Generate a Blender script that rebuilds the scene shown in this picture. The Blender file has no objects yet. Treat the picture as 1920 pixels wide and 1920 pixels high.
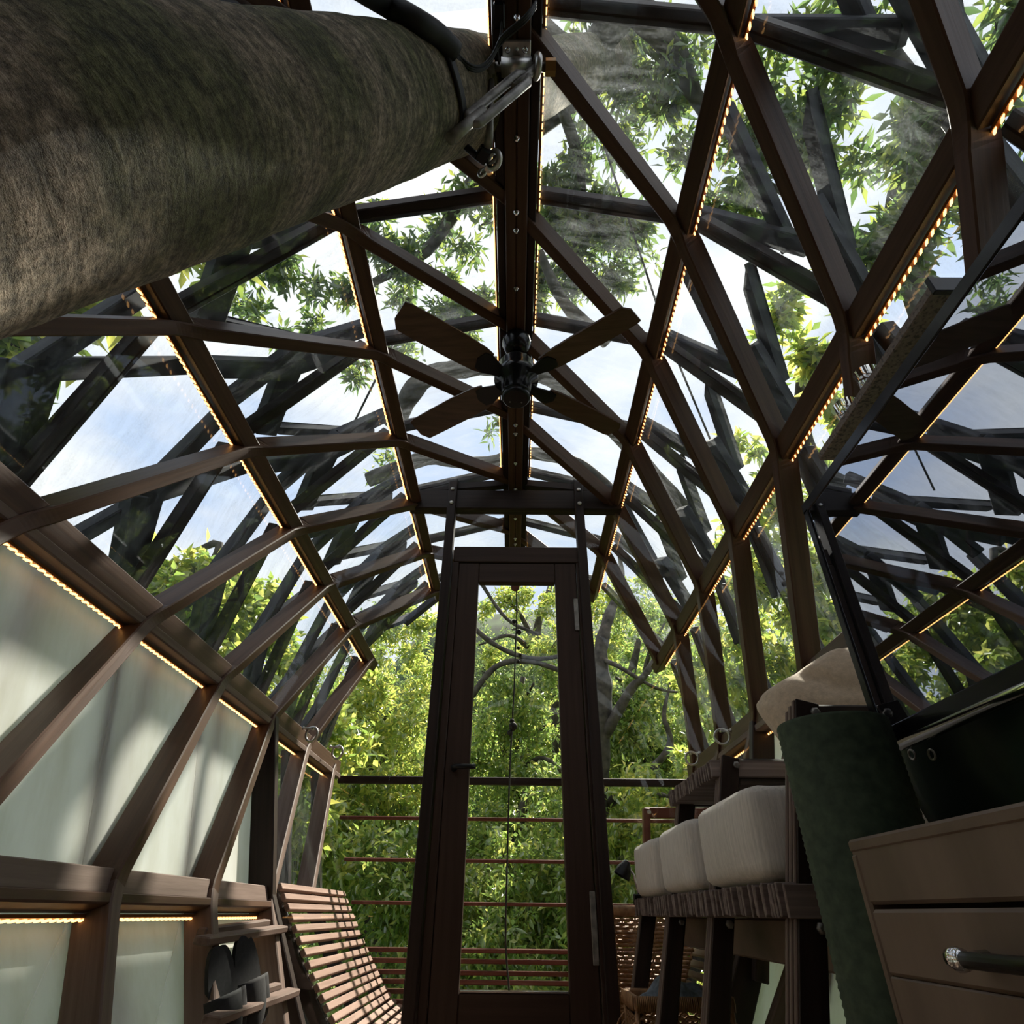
import bpy, math, random
import numpy as np
from mathutils import Vector, Matrix

random.seed(7)
rng = np.random.default_rng(11)
SC = bpy.context.scene
COL = SC.collection

# ------------------------------------------------------------------ camera, sky, sun, exposure
FPX, PITCH, YAW, ROLL = 1095.84, 0.6026, -0.0098, 0.0126
EYE = 0.5
CAM = Vector((0, 0, EYE))
cd = bpy.data.cameras.new('camera')
cam = bpy.data.objects.new('camera', cd)
COL.objects.link(cam)
SC.camera = cam
cd.sensor_width = 36.0
cd.lens = FPX / 1920.0 * 36.0
cd.clip_start = 0.02
cd.clip_end = 500


def ray(px, py):
    """direction of the line of sight through a photograph pixel (length along the optical axis = 1)"""
    u0, v0 = px - 960.0, py - 960.0
    cr, sr = math.cos(ROLL), math.sin(ROLL)
    u = u0 * cr + v0 * sr
    v = -u0 * sr + v0 * cr
    x, Y, Z = u / FPX, 1.0, -v / FPX
    cp, sp = math.cos(PITCH), math.sin(PITCH)
    y = Y * cp - Z * sp
    z = Y * sp + Z * cp
    cy, sy = math.cos(YAW), math.sin(YAW)
    return Vector((x * cy + y * sy, -x * sy + y * cy, z))


def at_x(px, py, X):
    d = ray(px, py)
    return CAM + d * (X / d.x)


def at_y(px, py, Y):
    d = ray(px, py)
    return CAM + d * (Y / d.y)


def at_z(px, py, Z):
    d = ray(px, py)
    return CAM + d * ((Z - EYE) / d.z)


def at_d(px, py, t):
    return CAM + ray(px, py).normalized() * t


def at_plane(px, py, p, n):
    d = ray(px, py)
    return CAM + d * ((p - CAM).dot(n) / d.dot(n))


fw = ray(960, 960).normalized()
rt = (ray(1960, 960) - ray(960, 960)).normalized()
up = (ray(960, 0) - ray(960, 960)).normalized()
cam.matrix_world = Matrix(((rt.x, up.x, -fw.x, 0), (rt.y, up.y, -fw.y, 0), (rt.z, up.z, -fw.z, EYE), (0, 0, 0, 1)))

SUN_DIR = Vector((0.347, 0.617, 0.867)).normalized()      # towards the sun
sd = bpy.data.lights.new('sun', 'SUN')
sd.energy = 8.0
sd.angle = math.radians(1.6)
sd.color = (1.0, 0.93, 0.80)
sun = bpy.data.objects.new('sun', sd)
COL.objects.link(sun)
sun.rotation_euler = SUN_DIR.to_track_quat('Z', 'Y').to_euler()

SC.view_settings.view_transform = 'Standard'
SC.view_settings.look = 'None'
SC.view_settings.gamma = 1.0
SC.view_settings.use_curve_mapping = False
SC.view_settings.exposure = 0.62
try:
    SC.cycles.max_bounces = 6
    SC.cycles.transparent_max_bounces = 24
    SC.cycles.diffuse_bounces = 3
    SC.cycles.glossy_bounces = 3
    SC.cycles.sample_clamp_indirect = 6.0
    SC.cycles.use_denoising = True
    SC.cycles.adaptive_threshold = 0.08
    SC.cycles.adaptive_min_samples = 16
    SC.cycles.caustics_reflective = False
    SC.cycles.caustics_refractive = False
except Exception:
    pass

world = bpy.data.worlds.new('sky')
SC.world = world
world.use_nodes = True
nt = world.node_tree
nt.nodes.clear()


def nn(tree, kind, **kw):
    n = tree.nodes.new(kind)
    for k, v in kw.items():
        if k in n.inputs:
            n.inputs[k].default_value = v
        else:
            setattr(n, k, v)
    return n


def ramp(tree, stops, src=None, interp='LINEAR'):
    r = tree.nodes.new('ShaderNodeValToRGB')
    r.color_ramp.interpolation = interp
    e = r.color_ramp.elements
    while len(e) < len(stops):
        e.new(0.5)
    for i, (p, c) in enumerate(stops):
        e[i].position = p
        e[i].color = (*c, 1) if len(c) == 3 else c
    if src is not None:
        tree.links.new(src, r.inputs[0])
    return r


tc = nn(nt, 'ShaderNodeTexCoord')
mp = nn(nt, 'ShaderNodeMapping')
mp.inputs['Scale'].default_value = (1.6, 1.6, 3.2)
nt.links.new(tc.outputs['Generated'], mp.inputs[0])
nz = nn(nt, 'ShaderNodeTexNoise', Scale=1.9, Detail=7.0, Roughness=0.55)
nt.links.new(mp.outputs[0], nz.inputs['Vector'])
cr_ = ramp(nt, [(0.34, (0.60, 0.71, 0.92)), (0.46, (0.77, 0.82, 0.93)), (0.60, (1.0, 1.0, 1.0))], nz.outputs[0])
bg = nn(nt, 'ShaderNodeBackground', Strength=0.78)
wo = nn(nt, 'ShaderNodeOutputWorld')
nt.links.new(cr_.outputs[0], bg.inputs[0])
nt.links.new(bg.outputs[0], wo.inputs[0])

# ------------------------------------------------------------------ materials
MATS = {}


def mat(name):
    m = bpy.data.materials.new(name)
    m.use_nodes = True
    m.node_tree.nodes.clear()
    out = m.node_tree.nodes.new('ShaderNodeOutputMaterial')
    MATS[name] = m
    return m, m.node_tree, out


def pbsdf(t, out, color=(0.5, 0.5, 0.5), rough=0.5, metal=0.0, **kw):
    b = t.nodes.new('ShaderNodeBsdfPrincipled')
    b.inputs['Base Color'].default_value = (*color, 1)
    b.inputs['Roughness'].default_value = rough
    b.inputs['Metallic'].default_value = metal
    for k, v in kw.items():
        b.inputs[k].default_value = v
    if out is not None:
        t.links.new(b.outputs[0], out.inputs[0])
    return b


def coords(t, scale=(1, 1, 1), kind='Object'):
    c = t.nodes.new('ShaderNodeTexCoord')
    m = t.nodes.new('ShaderNodeMapping')
    m.inputs['Scale'].default_value = scale
    t.links.new(c.outputs[kind], m.inputs[0])
    return m.outputs[0]


def add_bump(t, b, src, strength=0.3, dist=0.01):
    n = t.nodes.new('ShaderNodeBump')
    n.inputs['Strength'].default_value = strength
    n.inputs['Distance'].default_value = dist
    t.links.new(src, n.inputs['Height'])
    t.links.new(n.outputs[0], b.inputs['Normal'])


def wood(name, c0, c1, rough=0.5, grain=(1.5, 40, 40), bump=0.25):
    m, t, o = mat(name)
    b = pbsdf(t, o, c0, rough)
    b.inputs['Specular IOR Level'].default_value = 0.22
    v = coords(t, grain)
    oi = t.nodes.new('ShaderNodeObjectInfo')
    ad = t.nodes.new('ShaderNodeVectorMath')
    ad.operation = 'MULTIPLY_ADD'
    cb = t.nodes.new('ShaderNodeCombineXYZ')
    for k in range(3):
        t.links.new(oi.outputs['Random'], cb.inputs[k])
    ad.inputs[1].default_value = (17, 31, 23)
    t.links.new(cb.outputs[0], ad.inputs[0])
    t.links.new(v, ad.inputs[2])
    n = nn(t, 'ShaderNodeTexNoise', Scale=1.0, Detail=5.0, Roughness=0.6)
    t.links.new(ad.outputs[0], n.inputs['Vector'])
    r = ramp(t, [(0.3, c0), (0.7, c1)], n.outputs[0])
    t.links.new(r.outputs[0], b.inputs['Base Color'])
    add_bump(t, b, n.outputs[0], bump, 0.004)
    return m


def plain(name, c, rough=0.5, metal=0.0, noise=0.0, scale=20, bump=0.0, **kw):
    m, t, o = mat(name)
    b = pbsdf(t, o, c, rough, metal, **kw)
    if noise or bump:
        n = nn(t, 'ShaderNodeTexNoise', Scale=scale, Detail=4.0)
        t.links.new(coords(t), n.inputs['Vector'])
        c0 = tuple(max(0, x * (1 - noise)) for x in c)
        c1 = tuple(min(1, x * (1 + noise)) for x in c)
        r = ramp(t, [(0.3, c0), (0.7, c1)], n.outputs[0])
        t.links.new(r.outputs[0], b.inputs['Base Color'])
        if bump:
            add_bump(t, b, n.outputs[0], bump, 0.01)
    return m


wood('brown_timber', (0.052, 0.025, 0.015), (0.100, 0.052, 0.033), 0.45)
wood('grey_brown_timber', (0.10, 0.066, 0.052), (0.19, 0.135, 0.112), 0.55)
wood('dark_timber', (0.014, 0.008, 0.006), (0.034, 0.020, 0.015), 0.5)
wood('weathered_timber', (0.022, 0.023, 0.030), (0.060, 0.060, 0.070), 0.75, (2, 24, 24), 0.5)
wood('bench_timber', (0.20, 0.125, 0.095), (0.34, 0.225, 0.18), 0.55)
wood('red_timber', (0.11, 0.035, 0.022), (0.18, 0.065, 0.042), 0.45)
wood('cabinet_timber', (0.12, 0.085, 0.062), (0.19, 0.135, 0.10), 0.4, (8, 2.0, 14), 0.05)
wood('door_timber', (0.030, 0.016, 0.011), (0.052, 0.029, 0.020), 0.45)
wood('deck_timber', (0.10, 0.065, 0.045), (0.17, 0.115, 0.085), 0.6)
wood('blade_timber', (0.065, 0.036, 0.024), (0.13, 0.075, 0.05), 0.3)
wood('ply_edge', (0.10, 0.072, 0.062), (0.27, 0.21, 0.185), 0.6, (1, 60, 60))
plain('black_metal', (0.012, 0.012, 0.013), 0.35, 0.6)
plain('black_plastic', (0.006, 0.006, 0.007), 0.2, **{'Specular IOR Level': 0.3})
plain('black_rubber', (0.012, 0.012, 0.013), 0.6)
plain('steel', (0.52, 0.50, 0.47), 0.35, 1.0, 0.3, 30)
plain('dull_steel', (0.24, 0.225, 0.205), 0.5, 0.8, 0.4, 30)
plain('chrome', (0.75, 0.76, 0.8), 0.12, 1.0)
plain('brass', (0.30, 0.17, 0.06), 0.4, 0.9)
plain('slipper_fabric', (0.012, 0.012, 0.013), 0.85, 0, 0.4, 90)
plain('tarp_green', (0.006, 0.022, 0.012), 0.45)
plain('cloth_grey', (0.16, 0.19, 0.22), 0.9, 0, 0.35, 60, 0.3)
plain('white_plastic', (0.75, 0.75, 0.72), 0.4)
plain('rope_black', (0.02, 0.018, 0.016), 0.8)
plain('hill_green', (0.03, 0.06, 0.015), 0.9, 0, 0.7, 1.2)
plain('soil', (0.03, 0.03, 0.015), 0.95, 0, 0.5, 2)
plain('roof_tile', (0.33, 0.075, 0.05), 0.6, 0, 0.4, 9)

# woven cushions with vertical thread lines
for nm, c in (('cushion_linen', (0.66, 0.60, 0.53)), ('pillow_tan', (0.56, 0.43, 0.30))):
    m, t, o = mat(nm)
    b = pbsdf(t, o, c, 0.9)
    b.inputs['Sheen Weight'].default_value = 0.2
    n = nn(t, 'ShaderNodeTexNoise', Scale=1.0, Detail=5.0, Roughness=0.7)
    t.links.new(coords(t, (160, 160, 7) if nm == 'cushion_linen' else (70, 70, 70)), n.inputs['Vector'])
    r = ramp(t, [(0.25, tuple(x * 0.72 for x in c)), (0.7, tuple(min(1, x * 1.12) for x in c))], n.outputs[0])
    t.links.new(r.outputs[0], b.inputs['Base Color'])
    add_bump(t, b, n.outputs[0], 0.35, 0.004)

# rolled exercise mat: fine horizontal ribs
m, t, o = mat('mat_green')
b = pbsdf(t, o, (0.035, 0.06, 0.034), 0.75)
v = coords(t, (1, 1, 1))
w = nn(t, 'ShaderNodeTexNoise', Scale=55.0, Detail=3.0)
t.links.new(v, w.inputs['Vector'])
r = ramp(t, [(0.3, (0.022, 0.040, 0.022)), (0.7, (0.055, 0.085, 0.048))], w.outputs[0])
t.links.new(r.outputs[0], b.inputs['Base Color'])
add_bump(t, b, w.outputs[0], 0.2, 0.003)

# wicker
m, t, o = mat('wicker')
b = pbsdf(t, o, (0.32, 0.16, 0.07), 0.55)
n = nn(t, 'ShaderNodeTexNoise', Scale=40.0, Detail=3.0)
t.links.new(coords(t), n.inputs['Vector'])
r = ramp(t, [(0.3, (0.17, 0.075, 0.03)), (0.7, (0.42, 0.23, 0.10))], n.outputs[0])
t.links.new(r.outputs[0], b.inputs['Base Color'])

# speckled board
m, t, o = mat('speckled_board')
b = pbsdf(t, o, (0.25, 0.19, 0.15), 0.6)
n = nn(t, 'ShaderNodeTexNoise', Scale=150.0, Detail=2.0)
t.links.new(coords(t), n.inputs['Vector'])
r = ramp(t, [(0.36, (0.04, 0.03, 0.025)), (0.44, (0.13, 0.095, 0.075)), (0.7, (0.19, 0.145, 0.115))], n.outputs[0])
t.links.new(r.outputs[0], b.inputs['Base Color'])

# bark: grey-green with rings that run around the stem (local x is along the stem)
m, t, o = mat('bark')
b = pbsdf(t, o, (0.1, 0.09, 0.07), 0.9)
n1 = nn(t, 'ShaderNodeTexNoise', Scale=1.0, Detail=8.0, Roughness=0.66, Distortion=0.5)
t.links.new(coords(t, (12, 12, 48)), n1.inputs['Vector'])
n2 = nn(t, 'ShaderNodeTexNoise', Scale=2.3, Detail=4.0, Roughness=0.6)
t.links.new(coords(t, (1, 1, 2.2)), n2.inputs['Vector'])
n3 = nn(t, 'ShaderNodeTexNoise', Scale=55.0, Detail=5.0, Roughness=0.8)
t.links.new(coords(t), n3.inputs['Vector'])
r1 = ramp(t, [(0.28, (0.07, 0.066, 0.048)), (0.5, (0.26, 0.23, 0.18)), (0.72, (0.52, 0.46, 0.39))], n1.outputs[0])
r2 = ramp(t, [(0.40, (0.45, 0.52, 0.30)), (0.58, (1.0, 0.93, 0.84))], n2.outputs[0])
r3 = ramp(t, [(0.36, (0.22, 0.21, 0.19)), (0.50, (0.85, 0.83, 0.8)), (0.62, (1.5, 1.42, 1.36))], n3.outputs[0])
mx = nn(t, 'ShaderNodeMix', data_type='RGBA', blend_type='MULTIPLY')
mx.inputs[0].default_value = 1.0
t.links.new(r1.outputs[0], mx.inputs[6])
t.links.new(r2.outputs[0], mx.inputs[7])
mx2 = nn(t, 'ShaderNodeMix', data_type='RGBA', blend_type='MULTIPLY')
mx2.inputs[0].default_value = 0.8
t.links.new(mx.outputs[2], mx2.inputs[6])
t.links.new(r3.outputs[0], mx2.inputs[7])
t.links.new(mx2.outputs[2], b.inputs['Base Color'])
sm = nn(t, 'ShaderNodeMath', operation='ADD')
t.links.new(n1.outputs[0], sm.inputs[0])
t.links.new(n3.outputs[0], sm.inputs[1])
add_bump(t, b, sm.outputs[0], 0.9, 0.012)

plain('limb_bark', (0.075, 0.065, 0.055), 0.9, 0, 0.6, 14, 0.6)

# leaves: reflect and let light through; hue varies leaf by leaf
def leaf_mat(name, dark, lit, yellow):
    m, t, o = mat(name)
    g = t.nodes.new('ShaderNodeNewGeometry')
    r = ramp(t, [(0.0, dark), (0.55, lit), (1.0, yellow)], g.outputs['Random Per Island'])
    d = t.nodes.new('ShaderNodeBsdfDiffuse')
    tl = t.nodes.new('ShaderNodeBsdfTranslucent')
    gl = nn(t, 'ShaderNodeBsdfGlossy', Roughness=0.3)
    t.links.new(r.outputs[0], d.inputs[0])
    hs = nn(t, 'ShaderNodeHueSaturation', Saturation=1.0, Value=1.7)
    t.links.new(r.outputs[0], hs.inputs['Color'])
    t.links.new(hs.outputs[0], tl.inputs[0])
    m1 = nn(t, 'ShaderNodeMixShader')
    m1.inputs[0].default_value = 0.55
    t.links.new(d.outputs[0], m1.inputs[1])
    t.links.new(tl.outputs[0], m1.inputs[2])
    m2 = nn(t, 'ShaderNodeMixShader')
    m2.inputs[0].default_value = 0.11
    t.links.new(m1.outputs[0], m2.inputs[1])
    t.links.new(gl.outputs[0], m2.inputs[2])
    t.links.new(m2.outputs[0], o.inputs[0])


leaf_mat('leaf_mid', (0.11, 0.19, 0.05), (0.27, 0.38, 0.09), (0.50, 0.50, 0.13))
leaf_mat('leaf_yellow', (0.14, 0.23, 0.05), (0.36, 0.44, 0.09), (0.62, 0.57, 0.14))
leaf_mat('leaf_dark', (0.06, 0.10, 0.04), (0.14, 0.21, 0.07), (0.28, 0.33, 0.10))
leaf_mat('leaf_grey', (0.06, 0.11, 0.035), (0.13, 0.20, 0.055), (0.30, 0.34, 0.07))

# clear glazing with dust and wiping streaks
def glass_mat(name, dust_max, tint=(0.93, 0.96, 0.97), streak=(2.5, 9, 2.5), refl=1.0):
    m, t, o = mat(name)
    tr = t.nodes.new('ShaderNodeBsdfTransparent')
    tr.inputs[0].default_value = (*tint, 1)
    gl = nn(t, 'ShaderNodeBsdfGlossy', Roughness=0.02)
    gl.inputs[0].default_value = (0.85, 0.92, 1.0, 1)
    fr = nn(t, 'ShaderNodeFresnel', IOR=1.5)
    # a thin sheet reflects alike from both of its faces
    gm = t.nodes.new('ShaderNodeNewGeometry')
    im = nn(t, 'ShaderNodeMapRange')
    im.inputs['To Min'].default_value = 1.5
    im.inputs['To Max'].default_value = 1.0 / 1.5
    t.links.new(gm.outputs['Backfacing'], im.inputs['Value'])
    t.links.new(im.outputs[0], fr.inputs['IOR'])
    fm = nn(t, 'ShaderNodeMath', operation='MULTIPLY')
    fm.inputs[1].default_value = refl
    t.links.new(fr.outputs[0], fm.inputs[0])
    ms = t.nodes.new('ShaderNodeMixShader')
    t.links.new(fm.outputs[0], ms.inputs[0])
    t.links.new(tr.outputs[0], ms.inputs[1])
    t.links.new(gl.outputs[0], ms.inputs[2])
    # dust
    n1 = nn(t, 'ShaderNodeTexNoise', Scale=2.6, Detail=5.0, Roughness=0.65, Distortion=0.6)
    t.links.new(coords(t, streak), n1.inputs['Vector'])
    n2 = nn(t, 'ShaderNodeTexNoise', Scale=160.0, Detail=2.0)
    t.links.new(coords(t), n2.inputs['Vector'])
    r1 = ramp(t, [(0.42, (0.10, 0.10, 0.10)), (0.75, (1, 1, 1))], n1.outputs[0])
    r2 = ramp(t, [(0.35, (0.6, 0.6, 0.6)), (0.75, (1.3, 1.3, 1.3))], n2.outputs[0])
    mu = nn(t, 'ShaderNodeMath', operation='MULTIPLY')
    t.links.new(r1.outputs[0], mu.inputs[0])
    t.links.new(r2.outputs[0], mu.inputs[1])
    mu2 = nn(t, 'ShaderNodeMath', operation='MULTIPLY')
    mu2.inputs[1].default_value = dust_max
    t.links.new(mu.outputs[0], mu2.inputs[0])
    df = nn(t, 'ShaderNodeBsdfDiffuse')
    df.inputs[0].default_value = (0.55, 0.58, 0.62, 1)
    tl = nn(t, 'ShaderNodeBsdfTranslucent')
    tl.inputs[0].default_value = (0.6, 0.64, 0.68, 1)
    md = t.nodes.new('ShaderNodeMixShader')
    md.inputs[0].default_value = 0.6
    t.links.new(df.outputs[0], md.inputs[1])
    t.links.new(tl.outputs[0], md.inputs[2])
    mf = t.nodes.new('ShaderNodeMixShader')
    t.links.new(mu2.outputs[0], mf.inputs[0])
    t.links.new(ms.outputs[0], mf.inputs[1])
    t.links.new(md.outputs[0], mf.inputs[2])
    t.links.new(mf.outputs[0], o.inputs[0])


glass_mat('dusty_glass', 0.20, refl=0.8)
m, t, o = mat('glass_body')
tr = nn(t, 'ShaderNodeBsdfTransparent')
tr.inputs[0].default_value = (0.97, 0.985, 0.98, 1)
t.links.new(tr.outputs[0], o.inputs[0])
m, t, o = mat('clear_glass')
tr = nn(t, 'ShaderNodeBsdfTransparent')
tr.inputs[0].default_value = (0.98, 0.985, 0.98, 1)
g = nn(t, 'ShaderNodeBsdfGlossy', Roughness=0.01)
ms = nn(t, 'ShaderNodeMixShader')
ms.inputs[0].default_value = 0.025
t.links.new(tr.outputs[0], ms.inputs[1])
t.links.new(g.outputs[0], ms.inputs[2])
t.links.new(ms.outputs[0], o.inputs[0])

# frosted wall sheet
m, t, o = mat('frosted_sheet')
d = nn(t, 'ShaderNodeBsdfDiffuse')
tl = nn(t, 'ShaderNodeBsdfTranslucent')
n = nn(t, 'ShaderNodeTexNoise', Scale=1.0, Detail=6.0, Roughness=0.65)
t.links.new(coords(t, (9, 9, 1.2)), n.inputs['Vector'])
r = ramp(t, [(0.25, (0.80, 0.79, 0.72)), (0.6, (0.93, 0.93, 0.90))], n.outputs[0])
t.links.new(r.outputs[0], d.inputs[0])
t.links.new(r.outputs[0], tl.inputs[0])
ms = nn(t, 'ShaderNodeMixShader')
ms.inputs[0].default_value = 0.70
t.links.new(d.outputs[0], ms.inputs[1])
t.links.new(tl.outputs[0], ms.inputs[2])
t.links.new(ms.outputs[0], o.inputs[0])

# lamp beads of the light strips, and the strip's own amber body
m, t, o = mat('lamp_bead')
e = nn(t, 'ShaderNodeEmission', Strength=3.2)
e.inputs[0].default_value = (1.0, 0.48, 0.14, 1)
t.links.new(e.outputs[0], o.inputs[0])
plain('strip_amber', (0.30, 0.10, 0.02), 0.4)

# television screen: black, mirror-like
m, t, o = mat('screen_gloss')
d = nn(t, 'ShaderNodeBsdfDiffuse')
d.inputs[0].default_value = (0.006, 0.007, 0.008, 1)
g = nn(t, 'ShaderNodeBsdfGlossy', Roughness=0.008)
g.inputs[0].default_value = (0.86, 0.90, 1.0, 1)
ms = nn(t, 'ShaderNodeMixShader')
ms.inputs[0].default_value = 0.42
t.links.new(d.outputs[0], ms.inputs[1])
t.links.new(g.outputs[0], ms.inputs[2])
t.links.new(ms.outputs[0], o.inputs[0])

# drinking glass
m, t, o = mat('drinking_glass')
tr = nn(t, 'ShaderNodeBsdfTransparent')
tr.inputs[0].default_value = (0.93, 0.95, 0.94, 1)
g = nn(t, 'ShaderNodeBsdfGlossy', Roughness=0.03)
lw = nn(t, 'ShaderNodeLayerWeight', Blend=0.45)
ms = nn(t, 'ShaderNodeMixShader')
t.links.new(lw.outputs['Facing'], ms.inputs[0])
t.links.new(tr.outputs[0], ms.inputs[1])
t.links.new(g.outputs[0], ms.inputs[2])
t.links.new(ms.outputs[0], o.inputs[0])


# ------------------------------------------------------------------ builders
def tag(o, label=None, cat=None, group=None, kind=None):
    if label:
        o['label'] = label
    if cat:
        o['category'] = cat
    if group:
        o['group'] = group
    if kind:
        o['kind'] = kind
    return o


def empty(name, loc=(0, 0, 0), **kw):
    o = bpy.data.objects.new(name, None)
    o.empty_display_size = 0.05
    o.location = loc
    COL.objects.link(o)
    return tag(o, **kw)


class MB:
    def __init__(s):
        s.v = []
        s.f = []
        s.smooth = []

    def add(s, vs, fs, smooth=False):
        k = len(s.v)
        s.v.extend([tuple(v) for v in vs])
        s.f.extend([tuple(i + k for i in f) for f in fs])
        s.smooth.extend([smooth] * len(fs))
        return s

    def box(s, c, h, R=None):
        c = Vector(c)
        vs = []
        for x in (-1, 1):
            for y in (-1, 1):
                for z in (-1, 1):
                    p = Vector((x * h[0], y * h[1], z * h[2]))
                    vs.append(c + (R @ p if R else p))
        return s.add(vs, [(0, 1, 3, 2), (4, 6, 7, 5), (0, 4, 5, 1), (2, 3, 7, 6), (0, 2, 6, 4), (1, 5, 7, 3)])

    def cbox(s, c, h, R=None, b=0.004):
        """box with chamfered edges"""
        c = Vector(c)
        b = min(b, min(h) * 0.45)
        vs, idx = [], {}
        for x in (-1, 1):
            for y in (-1, 1):
                for z in (-1, 1):
                    for ax in range(3):
                        q = [x * h[0], y * h[1], z * h[2]]
                        sg = (x, y, z)
                        for k in range(3):
                            if k != ax:
                                q[k] -= sg[k] * b
                        idx[(x, y, z, ax)] = len(vs)
                        p = Vector(q)
                        vs.append(c + (R @ p if R else p))
        fs = []
        for ax in range(3):
            o1, o2 = [k for k in range(3) if k != ax]
            for sg in (-1, 1):
                quad = []
                for a, bb in ((-1, -1), (1, -1), (1, 1), (-1, 1)):
                    q = [0, 0, 0]
                    q[ax], q[o1], q[o2] = sg, a, bb
                    quad.append(idx[(*q, ax)])
                flip = (sg > 0) == (ax == 1)
                fs.append(tuple(quad[::-1] if flip else quad))
        for ax in range(3):
            o1, o2 = [k for k in range(3) if k != ax]
            for a in (-1, 1):
                for bb in (-1, 1):
                    q0, q1 = [0, 0, 0], [0, 0, 0]
                    q0[ax], q0[o1], q0[o2] = -1, a, bb
                    q1[ax], q1[o1], q1[o2] = 1, a, bb
                    fs.append((idx[(*q0, o1)], idx[(*q1, o1)], idx[(*q1, o2)], idx[(*q0, o2)]))
        for x in (-1, 1):
            for y in (-1, 1):
                for z in (-1, 1):
                    fs.append((idx[(x, y, z, 0)], idx[(x, y, z, 1)], idx[(x, y, z, 2)]))
        return s.add(vs, fs)

    def tube(s, pts, r, n=10, cap=True, smooth=True):
        pts = [Vector(p) for p in pts]
        rs = r if isinstance(r, (list, tuple)) else [r] * len(pts)
        vs, fs = [], []
        ref = None
        for i, p in enumerate(pts):
            d = (pts[min(i + 1, len(pts) - 1)] - pts[max(i - 1, 0)]).normalized()
            if ref is None:
                ref = Vector((0, 0, 1)) if abs(d.z) < 0.9 else Vector((1, 0, 0))
            a = (ref - d * ref.dot(d))
            if a.length < 1e-5:
                a = d.orthogonal()
            a.normalize()
            ref = a
            b = d.cross(a)
            for k in range(n):
                th = 2 * math.pi * k / n
                vs.append(p + (a * math.cos(th) + b * math.sin(th)) * rs[i])
        for i in range(len(pts) - 1):
            for k in range(n):
                k2 = (k + 1) % n
                fs.append((i * n + k, i * n + k2, (i + 1) * n + k2, (i + 1) * n + k))
        s.add(vs, fs, smooth)
        if cap:
            m_ = len(s.v) - len(vs)
            s.f.append(tuple(m_ + k for k in reversed(range(n))))
            s.f.append(tuple(m_ + (len(pts) - 1) * n + k for k in range(n)))
            s.smooth.extend([False, False])
        return s

    def lathe(s, prof, n=24, c=(0, 0, 0), R=None, smooth=True, cap=True):
        c = Vector(c)
        vs, fs = [], []
        for (r, z) in prof:
            for k in range(n):
                th = 2 * math.pi * k / n
                p = Vector((r * math.cos(th), r * math.sin(th), z))
                vs.append(c + (R @ p if R else p))
        for i in range(len(prof) - 1):
            for k in range(n):
                k2 = (k + 1) % n
                fs.append((i * n + k, i * n + k2, (i + 1) * n + k2, (i + 1) * n + k))
        base = len(s.v)
        s.add(vs, fs, smooth)
        if cap:
            s.f.append(tuple(base + k for k in reversed(range(n))))
            s.f.append(tuple(base + (len(prof) - 1) * n + k for k in range(n)))
            s.smooth.extend([False, False])
        return s

    def torus(s, c, R_, r, axis=(0, 0, 1), n=28, m_=10, a0=0, a1=2 * math.pi):
        q = Vector((0, 0, 1)).rotation_difference(Vector(axis))
        full = abs(a1 - a0 - 2 * math.pi) < 1e-4
        cnt = n if full else n + 1
        pts = [Vector(c) + q @ Vector((R_ * math.cos(a0 + (a1 - a0) * k / n), R_ * math.sin(a0 + (a1 - a0) * k / n), 0)) for k in range(cnt)]
        ax = q @ Vector((0, 0, 1))
        vs, fs = [], []
        for p in pts:
            d = (p - Vector(c)).normalized()
            for k in range(m_):
                th = 2 * math.pi * k / m_
                vs.append(p + d * (r * math.cos(th)) + ax * (r * math.sin(th)))
        for i in range(cnt if full else cnt - 1):
            i2 = (i + 1) % cnt
            for k in range(m_):
                k2 = (k + 1) % m_
                fs.append((i * m_ + k, i2 * m_ + k, i2 * m_ + k2, i * m_ + k2))
        return s.add(vs, fs, True)

    def prism(s, poly, n, thick):
        """poly: 3-D outline, extruded by thick along n"""
        n = Vector(n).normalized()
        a = [Vector(p) for p in poly]
        b = [p + n * thick for p in a]
        k = len(a)
        fs = [tuple(reversed(range(k))), tuple(range(k, 2 * k))]
        for i in range(k):
            j = (i + 1) % k
            fs.append((i, j, k + j, k + i))
        return s.add(a + b, fs)

    def build(s, name, material, parent=None, **kw):
        me = bpy.data.meshes.new(name)
        me.from_pydata(s.v, [], s.f)
        if any(s.smooth):
            me.polygons.foreach_set('use_smooth', s.smooth)
        me.materials.append(MATS[material])
        me.update()
        o = bpy.data.objects.new(name, me)
        COL.objects.link(o)
        if parent is not None:
            o.parent = parent
            o.matrix_parent_inverse = parent.matrix_basis.inverted() if parent.type == 'EMPTY' and parent.parent is None else Matrix()
        return tag(o, **kw)


def frame(xa, zn):
    """rotation with local x along xa and local z near zn"""
    x = Vector(xa).normalized()
    z = Vector(zn)
    z = z - x * z.dot(x)
    if z.length < 1e-5:
        z = x.orthogonal()
    z.normalize()
    y = z.cross(x)
    return Matrix((x, y, z)).transposed()


_bar_cache = {}


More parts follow.
